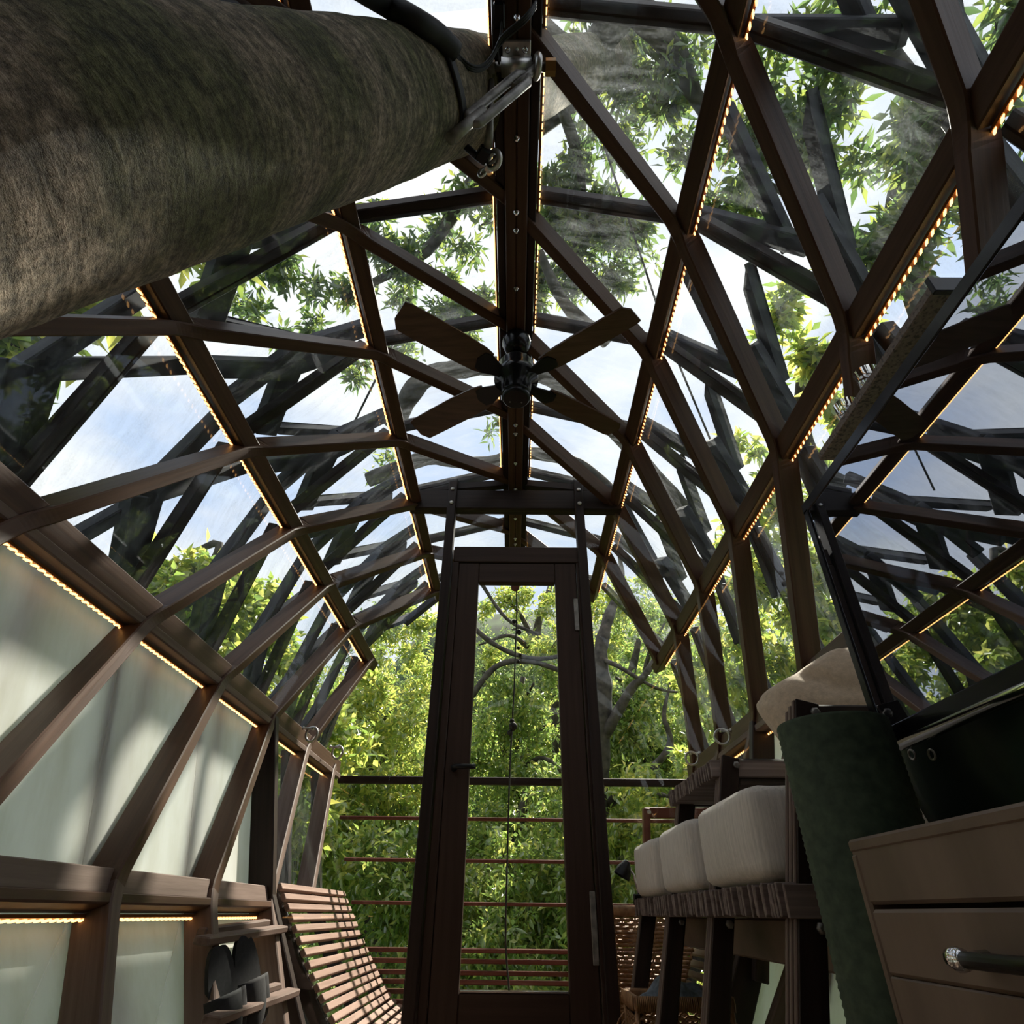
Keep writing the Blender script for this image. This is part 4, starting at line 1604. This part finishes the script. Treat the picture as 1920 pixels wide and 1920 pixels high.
def eye_bolt(p, s, label):
    e_ = empty('ring_bolt', p)
    tag(e_, label, 'ring', 'steel rings on the porch eaves')
    p = Vector(p)
    MB().lathe([(0.011, 0), (0.011, 0.006), (0.006, 0.010), (0.006, 0.045), (0.010, 0.05), (0.010, 0.058)], 12, p, Matrix.Rotation(-s * math.pi / 2, 3, 'Y')).build('shank', 'steel', e_)
    MB().torus(p + Vector((-s * 0.052, 0, -0.03)), 0.036, 0.0065, (0.35, 1, 0.1), 26, 10).build('ring', 'steel', e_)


eye_bolt((-1.125, 3.20, 1.30), -1, 'steel ring on the sunny eaves rail above the lounger, nearer the door')
eye_bolt((-1.125, 3.73, 1.325), -1, 'steel ring on the sunny eaves rail above the lounger, at the porch end')
eye_bolt((1.105, 3.10, 1.285), 1, 'steel ring on the eaves rail behind the sofa, nearer the tan pillow')
eye_bolt((1.105, 3.70, 1.305), 1, 'steel ring on the eaves rail behind the sofa, at the porch end')

pf = empty('porch_chair', (0.85, 3.45, 0))
tag(pf, 'red-brown wooden chair frame standing on the porch behind the sofa', 'chair')
a, b_ = at_y(1208, 1524, 3.45), at_y(1335, 1532, 3.45)
bar('arm', a, Vector((b_.x, 3.45, a.z)), 0.035, 0.05, (0, 0, 1), 'red_timber', pf)
bar('post', a + Vector((0.012, 0, 0.02)), Vector((a.x - 0.03, 3.45, 0.55)), 0.035, 0.05, (0, 1, 0), 'red_timber', pf)
MB().lathe([(0.012, 0), (0.012, 0.006), (0.005, 0.010)], 12, a + Vector((0.02, -0.018, 0)), Matrix.Rotation(math.pi / 2, 3, 'X')).build('bolt', 'steel', pf)
bar('post', Vector((1.0, 3.45, 0.55)), Vector((b_.x, 3.45, a.z)), 0.035, 0.05, (0, 1, 0), 'red_timber', pf)

# rope with pulley hanging from the porch ridge
rp = empty('hanging_rope', (0.0, 3.9, 0.0))
tag(rp, 'thin black rope with knots and a pulley hanging outside the door', 'rope')
pts = spline([at_y(968, 1105, 3.9), at_y(969, 1150, 3.9), at_y(967, 1200, 3.9), at_y(964, 1290, 3.9), at_y(958, 1400, 3.9), at_y(954, 1500, 3.9), at_y(951, 1620, 3.9), at_y(948, 1760, 3.9), at_y(955, 1862, 3.9)], 8)
MB().tube(pts, 0.005, 6).build('rope', 'rope_black', rp)
top = at_y(966, 1100, 3.9)
MB().tube([top, Vector((top.x, top.y, 2.66))], 0.006, 6).build('hanger', 'rope_black', rp)
mb = MB().lathe([(0.026, -0.012), (0.032, -0.006), (0.032, 0.006), (0.026, 0.012)], 20, top + Vector((0, 0, -0.005)), Matrix.Rotation(math.pi / 2, 3, 'X'))
mb.build('pulley', 'red_timber', rp)
for px, py, r_ in ((964, 1165, .016), (973, 1185, .02), (972, 1215, .012), (975, 1228, .014), (972, 1240, .011), (962, 1362, .028), (956, 1374, .018), (960, 1352, .016)):
    p = at_y(px, py, 3.9)
    MB().lathe([(r_ * .3, -r_), (r_ * .9, -r_ * .5), (r_, 0), (r_ * .9, r_ * .5), (r_ * .3, r_)], 10, p).build('knot', 'rope_black', rp)

# ------------------------------------------------------------------ shoe rack and slippers
rk = empty('shoe_rack', (-0.86, 2.45, 0.2))
tag(rk, 'two-rung grey-brown wooden shoe rack fixed to the wall ribs by the lounger', 'shoe rack')
for X, y0_, y1_, z, dz in ((-0.925, 2.14, 2.86, 0.425, 0.018), (-0.815, 2.07, 2.79, 0.255, 0.0)):
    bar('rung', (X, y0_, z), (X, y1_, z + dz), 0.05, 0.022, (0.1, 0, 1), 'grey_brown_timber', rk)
    bar('rung', (X - 0.045, y0_ + 0.09, z + 0.02), (X - 0.045, y1_ - 0.06, z + 0.02 + dz), 0.03, 0.022, (0.1, 0, 1), 'grey_brown_timber', rk)

def slipper_mesh():
    e_ = empty('slipper')
    L_, n_ = 0.262, 28
    out = []
    for i in range(n_):
        th = 2 * math.pi * i / n_
        u = math.cos(th)
        wdt = 0.048 + 0.006 * u - 0.008 * (1 - abs(u))
        x = 0.5 * L_ * u
        y_ = wdt * math.sin(th) * (abs(math.sin(th)) ** -0.18 if abs(math.sin(th)) > 1e-3 else 1)
        out.append(Vector((x, y_, 0)))
    MB().prism(out, (0, 0, 1), 0.016).build('sole', 'slipper_fabric', e_)
    vs, fs = [], []
    a_n, b_n = 12, 14
    for sh_ in (0.0, -0.006):
        for i in range(a_n + 1):
            t_ = i / a_n
            x = -0.005 + t_ * 0.125
            wdt = 0.056 * math.sqrt(max(0.0, 1 - max(0, (x - 0.05) / 0.085) ** 2)) + 0.001
            hh = 0.046 * (1 - 0.55 * t_ ** 2) + sh_
            for k in range(b_n + 1):
                ph_ = math.pi * k / b_n
                vs.append((x, (wdt + sh_) * math.cos(ph_), 0.014 + max(hh, 0.002) * math.sin(ph_) ** 0.8))
    w_ = b_n + 1
    tot = (a_n + 1) * w_
    for i in range(a_n):
        for k in range(b_n):
            a = i * w_ + k
            fs.append((a, a + 1, a + w_ + 1, a + w_))
            fs.append((tot + a, tot + a + w_, tot + a + w_ + 1, tot + a + 1))
    for k in range(b_n):
        fs.append((k, tot + k, tot + k + 1, k + 1))
    MB().add(vs, fs, True).build('upper_band', 'slipper_fabric', e_)
    return e_


sl0 = slipper_mesh()
tag(sl0, 'x', 'slipper', 'black slippers on the shoe rack')
Rs = frame(Vector((0.34, 0.08, -0.93)), Vector((0.80, -0.50, 0.30))).to_euler()
labs = ('black slipper on the shoe rack, front one of the pair farther from the lounger', 'black slipper on the shoe rack, rear one of the pair farther from the lounger',
        'black slipper on the shoe rack, front one of the pair nearest the lounger', 'black slipper on the shoe rack, rear one of the pair nearest the lounger')
for i, ((y_, x), lb_) in enumerate(zip(((2.215, -0.865), (2.29, -0.88), (2.40, -0.865), (2.475, -0.88)), labs)):
    o = sl0 if i == 0 else dup(sl0)
    o.location = (x, y_, 0.285 + (0.02 if i > 1 else 0))
    o.rotation_euler = Rs
    o['label'] = lb_
# ------------------------------------------------------------------ outdoors: slope, far hill, trees
mb = MB()
N = 40
vs, fs = [], []
for i in range(N + 1):
    for j in range(N + 1):
        x = -40 + 80 * i / N
        y_ = -20 + 70 * j / N
        z = -3.4 - 0.02 * abs(y_) + min(16, max(0, y_ - 12) * 1.15) * max(0.25, min(1, (x + 16) / 12)) + max(0, -x - 16) * 0.35 + 0.7 * math.sin(x * 0.31 + 1) * math.cos(y_ * 0.27)
        z += 2.2 * math.exp(-((x + 14) ** 2 + (y_ - 40) ** 2) / 160)
        vs.append((x, y_, z))
for i in range(N):
    for j in range(N):
        a = i * (N + 1) + j
        fs.append((a, a + N + 1, a + N + 2, a + 1))
MB().add(vs, fs, True).build('hillside', 'hill_green', None, kind='structure')


def leaf_mesh(tips, n_per, length, width, droop, spread, seed):
    """whorls of pointed leaves at the twig tips; numpy arrays in, mesh data out"""
    g = np.random.default_rng(seed)
    P = np.repeat(np.asarray(tips, float), n_per, axis=0)
    n = len(P)
    d = g.normal(size=(n, 3))
    d[:, 2] -= droop
    d /= np.linalg.norm(d, axis=1)[:, None]
    up_ = g.normal(size=(n, 3)) * spread + np.array([0, 0, 1.0])
    sd_ = np.cross(d, up_)
    sd_ /= np.linalg.norm(sd_, axis=1)[:, None] + 1e-9
    nm_ = np.cross(sd_, d)
    L = length * g.uniform(0.65, 1.25, size=(n, 1))
    W = width * g.uniform(0.75, 1.2, size=(n, 1))
    P = P + g.normal(size=(n, 3)) * length * 0.28
    st = P + d * L * 0.12
    v = np.empty((n, 4, 3))
    v[:, 0] = st
    v[:, 1] = st + d * L * 0.45 + sd_ * W * 0.5 + nm_ * W * 0.18
    v[:, 2] = st + d * L - nm_ * L * 0.12
    v[:, 3] = st + d * L * 0.45 - sd_ * W * 0.5 + nm_ * W * 0.18
    return v.reshape(-1, 3)


def mesh_from_tri_pairs(name, v, material, parent):
    n = len(v) // 4
    me = bpy.data.meshes.new(name)
    me.vertices.add(len(v))
    me.vertices.foreach_set('co', v.astype(np.float32).ravel())
    k = np.arange(n) * 4
    loops = np.stack([k, k + 1, k + 2, k, k + 2, k + 3], 1).ravel()
    me.loops.add(len(loops))
    me.loops.foreach_set('vertex_index', loops.astype(np.int32))
    me.polygons.add(2 * n)
    me.polygons.foreach_set('loop_start', (np.arange(2 * n) * 3).astype(np.int32))
    me.update(calc_edges=True)
    me.materials.append(MATS[material])
    o = bpy.data.objects.new(name, me)
    COL.objects.link(o)
    o.parent = parent
    if parent is not None:
        o.matrix_parent_inverse = parent.matrix_basis.inverted()
    o['kind'] = 'stuff'
    return o


SEED = [100]


def crown(parent, blobs, n_per, length, width, material, droop=0.35, spread=0.8, clump=0.0, twigs=False, name='crown'):
    """blobs: (centre, radii, number of twig tips)"""
    SEED[0] += 1
    g = np.random.default_rng(SEED[0])
    allt = []
    for c, r_, n in blobs:
        r_ = np.array(r_ if hasattr(r_, '__len__') else (r_,) * 3, float)
        c = np.array(c, float)
        if clump > 0:
            m_ = max(3, n // 14)
            cc = g.normal(size=(m_, 3))
            cc /= np.linalg.norm(cc, axis=1)[:, None]
            cc *= g.uniform(0.25, 1.0, size=(m_, 1)) ** 0.5
            pick = g.integers(0, m_, n)
            q = cc[pick] + g.normal(size=(n, 3)) * clump
        else:
            q = g.normal(size=(n, 3))
            q /= np.linalg.norm(q, axis=1)[:, None]
            q *= g.uniform(0.1, 1.0, size=(n, 1)) ** 0.4
        allt.append(c + q * r_)
    tips = np.concatenate(allt)
    v = leaf_mesh(tips, n_per, length, width, droop, spread, SEED[0] + 1000)
    o = mesh_from_tri_pairs(name, v, material, parent)
    if twigs:
        mb = MB()
        i0 = 0
        for (c, r_, n), tt in zip(blobs, allt):
            c = Vector(c)
            for tp_ in tt[::3]:
                tp_ = Vector(tp_)
                st = tp_.lerp(c, 0.35)
                mb.tube([st, tp_.lerp(st, 0.4) + Vector((0, 0, 0.02)), tp_], [0.005, 0.004, 0.002], 3, False)
        w_ = mb.build('twigs', 'limb_bark', parent)
        w_['kind'] = 'stuff'
    return o


def limb(parent, pts, r0, r1, name='limb', m_='limb_bark'):
    p = spline(pts, 6)
    n = len(p)
    rr = [(r0 + (r1 - r0) * i / (n - 1)) * (1 + 0.08 * math.sin(i * 1.7)) for i in range(n)]
    return MB().tube(p, rr, 9).build(name, m_, parent)


def px(x, y, d):
    return at_d(x, y, d)


def pr(r, d):
    return r * d / 1250.0


def blob(x, y, d, r, n, flat=1.0):
    q = pr(r, d)
    return (px(x, y, d), (q, q, q * flat), n)


# crown of the leaning tree, spread above the glass roof
limb(tree_main, [TP + TDIR * 2.4, px(1000, 60, 4.6), px(1120, 230, 5.0), px(1180, 330, 5.2)], 0.10, 0.03)
limb(tree_main, [TP + TDIR * 3.0, px(900, 330, 5.0), px(800, 470, 5.0), px(640, 560, 5.0)], 0.09, 0.02)
limb(tree_main, [TP + TDIR * 2.0, px(1180, 20, 4.2), px(1270, 110, 4.4), px(1310, 190, 4.5), px(1400, 300, 4.8)], 0.10, 0.03)
limb(tree_main, [px(1000, 60, 4.6), px(1090, 330, 5.0), px(1070, 520, 5.2)], 0.05, 0.02)
crown(tree_main, [blob(1120, 110, 4.8, 90, 70), blob(1250, 90, 4.6, 90, 70), blob(1150, 240, 5.0, 80, 60), blob(1280, 220, 4.8, 70, 50), blob(1060, 300, 5.0, 55, 40), blob(1060, 440, 5.2, 75, 130), blob(1130, 480, 5.2, 85, 170), blob(1040, 540, 5.2, 55, 70), blob(1090, 390, 5.2, 70, 90), blob(1180, 420, 5.2, 60, 60),
                  blob(870, 430, 5.0, 75, 70), blob(760, 440, 5.0, 60, 45), blob(800, 540, 5.2, 75, 65), blob(890, 540, 5.2, 55, 45), blob(690, 430, 5.0, 50, 35), blob(560, 520, 4.8, 70, 45), blob(640, 580, 5.0, 60, 45), blob(480, 560, 4.8, 55, 25), blob(660, 690, 5.2, 32, 16), blob(560, 620, 5.2, 50, 20),
                  blob(850, 620, 5.4, 80, 50), blob(760, 660, 5.4, 40, 20), blob(720, 870, 6.0, 30, 14), blob(930, 800, 6.0, 25, 10)],
      8, 0.105, 0.032, 'leaf_grey', 0.3, 0.9, 0.16, True)
limb(tree_main, [px(735, 800, 4.4), px(790, 715, 4.3), px(870, 690, 4.2), px(960, 690, 4.2), px(1070, 730, 4.3), px(1190, 850, 4.6), px(1290, 960, 4.8)], 0.075, 0.055)
limb(tree_main, [px(690, 900, 4.8), px(800, 860, 4.7), px(900, 870, 4.7), px(1000, 850, 4.8), px(1100, 880, 4.9), px(1180, 960, 5.0)], 0.06, 0.05)
limb(tree_main, [px(1140, 640, 4.6), px(1060, 570, 4.5), px(1010, 470, 4.5)], 0.06, 0.03)

# tree beside the trunk, large bright leaves
t1 = empty('broadleaf_tree', (-4.2, 1.5, -3.4))
tag(t1, 'broadleaf tree with large bright leaves hanging beside the trunk side of the roof', 'tree')
limb(t1, [(-4.2, 1.5, -3.4), (-3.9, 1.4, 0), (-3.2, 1.5, 2.2), px(60, 400, 3.0), px(160, 520, 2.9)], 0.14, 0.012, 'trunk')
limb(t1, [px(-200, 600, 3.2), px(-40, 640, 3.0), px(60, 650, 2.9)], 0.03, 0.008)
crown(t1, [blob(60, 500, 3.0, 80, 26), blob(170, 520, 3.0, 60, 20), blob(230, 560, 3.1, 35, 9), blob(30, 640, 3.0, 55, 18), blob(90, 650, 3.0, 30, 8), blob(-60, 560, 3.0, 120, 40), blob(-40, 760, 3.2, 60, 14), blob(360, 440, 3.4, 55, 18), blob(420, 480, 3.5, 30, 8)],
      7, 0.13, 0.05, 'leaf_yellow', 0.5, 0.6, 0.14, True)

# bushes low beyond the left wall
t2 = empty('vine_shrub', (-4.0, 5.0, -3.2))
tag(t2, 'leafy vine-covered shrub outside the frosted panels below the open sky', 'shrub')
limb(t2, [(-4.0, 5.0, -3.2), (-3.6, 4.8, 0), px(390, 1080, 5.2), px(360, 1030, 5.3)], 0.10, 0.015, 'trunk')
crown(t2, [blob(360, 1080, 5.2, 60, 60), blob(400, 1150, 5.2, 80, 120), blob(300, 1120, 5.0, 60, 60), blob(240, 1060, 5.0, 40, 25), blob(460, 1130, 5.6, 70, 110), blob(470, 1240, 5.4, 80, 160), blob(540, 1180, 5.8, 70, 130), blob(560, 1290, 5.8, 70, 150), blob(230, 1130, 5.0, 60, 60), blob(360, 1240, 5.2, 90, 120), blob(530, 1500, 5.6, 90, 180), blob(550, 1650, 5.6, 80, 140), blob(620, 1380, 6, 70, 150)],
      7, 0.10, 0.048, 'leaf_yellow', 0.35, 0.7, 0.2)

# trees to the right
t3 = empty('lanceleaf_tree', (3.2, 3.4, -3.4))
tag(t3, 'slender-leaved tree showing against the sky above the television', 'tree')
limb(t3, [(3.2, 3.4, -3.4), (3.0, 3.2, 0.5), px(1700, 480, 4.2), px(1760, 250, 4.4), px(1650, 60, 4.8)], 0.13, 0.03, 'trunk')
limb(t3, [px(1700, 480, 4.2), px(1560, 420, 4.4), px(1420, 330, 4.6)], 0.05, 0.015)
crown(t3, [blob(1480, 130, 4.6, 90, 70), blob(1560, 40, 4.8, 90, 70), blob(1440, 260, 4.6, 80, 60), blob(1380, 380, 4.7, 60, 45), blob(1560, 290, 4.6, 75, 60), blob(1700, 250, 4.0, 75, 45), blob(1780, 200, 4.0, 70, 40), blob(1680, 390, 4.0, 75, 50), blob(1620, 500, 4.0, 60, 40), blob(1760, 420, 4.0, 80, 50), blob(1860, 120, 4.2, 90, 60), blob(1880, 420, 3.8, 80, 50)],
      8, 0.12, 0.036, 'leaf_grey', 0.3, 0.8, 0.16, True)
t4 = empty('goldleaf_tree', (3.6, 4.6, -3.4))
tag(t4, 'yellow-green leafed tree close outside the glass beside the television edge', 'tree')
limb(t4, [(3.6, 4.6, -3.4), (3.3, 4.4, 0), px(1540, 900, 5.0), px(1500, 640, 4.6)], 0.12, 0.02, 'trunk')
limb(t4, [px(1530, 1250, 5.2), px(1500, 1050, 5.0), px(1430, 900, 5.0)], 0.08, 0.03)
crown(t4, [blob(1480, 600, 4.4, 60, 40), blob(1540, 640, 4.4, 60, 45), blob(1440, 660, 4.5, 40, 22), blob(1500, 700, 4.5, 50, 40), blob(1580, 760, 4.3, 50, 40), blob(1500, 900, 4.9, 60, 60), blob(1440, 960, 5.0, 70, 80), blob(1520, 1020, 4.8, 70, 90), blob(1470, 1110, 5.0, 80, 110), blob(1570, 1110, 4.6, 70, 90), blob(1400, 1030, 5.4, 60, 60), blob(1380, 860, 5.2, 40, 22), blob(1350, 1150, 5.6, 70, 90), blob(1420, 1250, 5.4, 90, 150), blob(1520, 1230, 5.0, 80, 130), blob(1600, 930, 4.5, 60, 50), blob(1330, 1290, 6.0, 80, 130), blob(1390, 1480, 5.6, 90, 150), blob(1560, 1400, 4.8, 90, 120)],
      7, 0.105, 0.042, 'leaf_yellow', 0.35, 0.8, 0.18, True)

# the wood in front of the porch: one tree after another, near and far
spec = [
    ('sunlit_tree', 'sunlit tree filling the gap between lounger and door', 680, 1420, 7.5, 'leaf_yellow', [(660, 1290, 70), (720, 1230, 80), (640, 1400, 90), (740, 1340, 90), (700, 1480, 110), (760, 1430, 80), (780, 1250, 60), (650, 1530, 90), (790, 1130, 40), (800, 1180, 40)]),
    ('glossy_tree', 'glossy green tree straight behind the door glass', 960, 1400, 8.0, 'leaf_mid', [(920, 1330, 80), (1000, 1290, 80), (960, 1420, 110), (1060, 1370, 90), (900, 1500, 90), (1020, 1500, 110), (860, 1400, 70), (1090, 1490, 80), (870, 1270, 40)]),
    ('branching_tree', 'tree with pale crooked branches behind the top of the door glass', 1020, 1190, 8.5, 'leaf_yellow', [(1000, 1140, 60), (930, 1130, 50), (1050, 1210, 60), (960, 1190, 50), (1060, 1120, 40), (1140, 1160, 70), (1200, 1120, 50), (900, 1220, 40)]),
    ('forked_tree', 'tree with a thick forked trunk between door and sofa', 1200, 1330, 7.5, 'leaf_mid', [(1180, 1230, 80), (1240, 1180, 60), (1260, 1280, 80), (1170, 1350, 90), (1250, 1390, 100), (1150, 1280, 60), (1300, 1430, 80), (1180, 1450, 100), (1320, 1250, 60)]),
    ('shaded_tree', 'darker green tree low behind the door railing', 960, 1680, 7.0, 'leaf_mid', [(900, 1620, 110), (1010, 1620, 110), (960, 1740, 130), (870, 1760, 100), (1060, 1740, 110), (800, 1690, 90), (1110, 1640, 90), (960, 1850, 120), (1090, 1850, 100), (830, 1850, 100)]),
    ('low_tree', 'leafy tree low beside the lounger and railing', 680, 1650, 6.8, 'leaf_mid', [(640, 1600, 90), (720, 1580, 100), (700, 1680, 100), (770, 1640, 90), (740, 1780, 110), (650, 1720, 80), (800, 1820, 90), (700, 1850, 100), (620, 1660, 60)]),
    ('bright_tree', 'bright young tree behind the sofa arms', 1230, 1560, 6.8, 'leaf_yellow', [(1180, 1540, 90), (1250, 1500, 90), (1220, 1620, 100), (1310, 1560, 90), (1160, 1650, 80), (1290, 1680, 90), (1180, 1740, 90), (1380, 1620, 80), (1240, 1820, 100)]),
]
for name, lab, cx, cy, d, m_, bl in spec:
    base = px(cx, cy, d)
    e_ = empty(name, (base.x, base.y + 0.6, -3.6))
    tag(e_, lab, 'tree')
    bb = []
    for (x, y_, r_) in bl:
        dd = d + random.uniform(-1.0, 1.3)
        bb.append(blob(x, y_, dd, r_, int(r_ * r_ / 38)))
    crown(e_, bb, 10, 0.082, 0.035, m_, 0.35, 0.8, 0.17)
    limb(e_, [(base.x, base.y + 0.6, -3.6), (base.x + 0.2, base.y + 0.5, base.z - 1.2), (base.x - 0.1, base.y + 0.3, base.z), (base.x + 0.15, base.y + 0.3, base.z + 1.0)], 0.13, 0.04, 'trunk')
    for k in range(4):
        c = Vector(bb[(k * 2 + 1) % len(bb)][0])
        limb(e_, [(base.x, base.y + 0.4, base.z - 0.3), Vector((base.x, base.y + 0.3, base.z)).lerp(c, 0.5) + Vector((0, 0, 0.15)), c + Vector((0, -0.2, 0))], 0.05, 0.012)
    if name == 'forked_tree':
        limb(e_, [px(1118, 1900, 7.2), px(1112, 1640, 6.9), px(1120, 1420, 6.6), px(1130, 1300, 6.6), px(1125, 1230, 6.7), px(1140, 1160, 6.9), px(1165, 1090, 7.3), px(1160, 1030, 7.6)], 0.17, 0.02, 'limb')
        limb(e_, [px(1122, 1400, 6.6), px(1150, 1350, 6.5), px(1185, 1290, 6.5), px(1210, 1265, 6.5), px(1250, 1200, 6.7), px(1300, 1120, 7.0)], 0.07, 0.015, 'limb')
        limb(e_, [px(1124, 1235, 6.7), px(1160, 1250, 6.5), px(1230, 1290, 6.5), px(1290, 1300, 6.7)], 0.03, 0.01, 'limb')
        limb(e_, [px(1120, 1520, 6.8), px(1190, 1470, 6.5), px(1255, 1400, 6.4), px(1245, 1340, 6.5), px(1260, 1270, 6.8)], 0.055, 0.012, 'limb')
    if name == 'branching_tree':
        limb(e_, [px(880, 1310, 7.5), px(930, 1250, 7.5), px(990, 1240, 7.5), px(1060, 1260, 7.5)], 0.04, 0.03, 'limb')
        limb(e_, [px(870, 1160, 7.6), px(930, 1210, 7.5), px(1000, 1235, 7.5), px(1080, 1225, 7.5)], 0.035, 0.025, 'limb')
        limb(e_, [px(900, 1090, 7.8), px(950, 1160, 7.6), px(1010, 1190, 7.6)], 0.025, 0.02, 'limb')

# farther trees: a closed wall of foliage behind the near ones, darker towards the hill
far = [
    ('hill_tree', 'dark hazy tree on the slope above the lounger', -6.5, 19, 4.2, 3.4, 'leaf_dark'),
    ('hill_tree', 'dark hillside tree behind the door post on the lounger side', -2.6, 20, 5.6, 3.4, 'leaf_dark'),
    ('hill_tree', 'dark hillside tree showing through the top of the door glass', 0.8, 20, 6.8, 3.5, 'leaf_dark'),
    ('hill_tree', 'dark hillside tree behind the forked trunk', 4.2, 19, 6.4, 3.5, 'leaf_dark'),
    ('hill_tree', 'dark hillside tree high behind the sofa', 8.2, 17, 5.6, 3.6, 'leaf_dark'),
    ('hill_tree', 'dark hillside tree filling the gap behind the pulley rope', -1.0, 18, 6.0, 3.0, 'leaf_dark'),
    ('slope_tree', 'green slope tree halfway up behind the lounger', -4.2, 15.5, 2.4, 3.0, 'leaf_mid'),
    ('slope_tree', 'green slope tree halfway up behind the door', -0.4, 16, 3.0, 3.0, 'leaf_mid'),
    ('slope_tree', 'green slope tree halfway up behind the wicker basket', 3.4, 15.5, 3.0, 3.0, 'leaf_mid'),
    ('wood_tree', 'deep green tree far behind the lounger', -7.5, 13, -0.8, 3.4, 'leaf_mid'),
    ('wood_tree', 'deep green tree far behind the door post by the lounger', -3.4, 13, -0.6, 3.4, 'leaf_mid'),
    ('wood_tree', 'deep green tree far behind the middle of the door', 0.4, 13.5, -0.3, 3.4, 'leaf_mid'),
    ('wood_tree', 'deep green tree far behind the wicker basket', 4.2, 13, 0.0, 3.6, 'leaf_mid'),
    ('wood_tree', 'deep green tree far behind the tan pillow', 8.0, 12, 0.6, 3.8, 'leaf_mid'),
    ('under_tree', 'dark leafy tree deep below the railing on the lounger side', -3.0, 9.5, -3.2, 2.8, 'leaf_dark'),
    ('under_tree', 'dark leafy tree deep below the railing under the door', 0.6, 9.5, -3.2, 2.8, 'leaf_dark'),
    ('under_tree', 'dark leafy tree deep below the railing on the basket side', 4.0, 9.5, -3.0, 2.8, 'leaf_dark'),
    ('side_tree', 'tree standing off beyond the frosted wall', -8.0, 5.0, -2.4, 3.0, 'leaf_mid'),
    ('side_tree', 'low tree beyond the frosted wall nearer the camera', -7.5, 0.0, -2.6, 2.6, 'leaf_mid'),
    ('side_tree', 'tree standing off beyond the sofa wall', 6.6, 5.0, 0.0, 3.2, 'leaf_mid'),
    ('side_tree', 'tree standing off beyond the television wall', 6.2, 1.0, 0.2, 3.0, 'leaf_mid'),
]
for name, lab, x, y_, z, r_, m_ in far:
    e_ = empty(name, (x, y_, z - r_ - 2.0))
    tag(e_, lab, 'tree')
    bb = []
    for k in range(9):
        a = random.uniform(0, 6.28)
        q = random.uniform(0.2, 0.75) * r_
        bb.append((Vector((x + q * math.cos(a), y_ + 0.5 * q * math.sin(a), z + random.uniform(-0.7, 0.7) * r_)), (r_ * 0.48,) * 3, 150))
    big = 0.15 if y_ > 18 else 0.115
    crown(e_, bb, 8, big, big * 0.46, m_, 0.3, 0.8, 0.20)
    limb(e_, [(x, y_, z - r_ - 2.0), (x + 0.2, y_, z - r_ * 0.5), (x - 0.1, y_, z + r_ * 0.5)], 0.16, 0.05, 'trunk')

# distant tiled roof among the leaves
rf = empty('tiled_roof', (5.2, 6.6, 3.2))
tag(rf, 'red tiled roof corner among the leaves beside the television', 'roof')
c0 = px(1478, 752, 6.5)
Rr = frame(Vector((1, -0.5, -0.5)), Vector((-0.3, -0.5, 0.8)))
k = 0
for i in range(7):
    for j in range(6):
        p = c0 + Rr @ Vector((i * 0.075 - 0.2, j * 0.09 - 0.25, 0.006 * (j % 2)))
        vs, fs = [], []
        for a in range(7):
            th = math.pi * a / 6
            for b_ in (0, 1):
                for rr_ in (0.035, 0.028):
                    vs.append(p + Rr @ Vector((rr_ * math.cos(th), b_ * 0.10, rr_ * math.sin(th) + b_ * 0.006)))
        for a in range(6):
            q = a * 4
            fs += [(q, q + 2, q + 6, q + 4), (q + 1, q + 5, q + 7, q + 3), (q, q + 4, q + 5, q + 1), (q + 2, q + 3, q + 7, q + 6)]
        MB().add(vs, fs).build('tile', 'roof_tile', rf)

# thin wires in the open sky
for k, (a, b_, lab) in enumerate((((1175, 400), (1228, 560), 'thin dark guy wire above the fan beside the ridge'), ((700, 720), (640, 840), 'thin dark guy wire over the roof on the trunk side'), ((1280, 700), (1330, 820), 'thin dark guy wire over the roof on the television side'))):
    A, B = px(*a, 3.9), px(*b_, 3.9)
    d = (B - A)
    o = MB().tube([A - d * 0.8, A, B, B + d * 0.6], 0.007, 6).build('guy_wire', 'black_metal')
    tag(o, lab, 'wire')
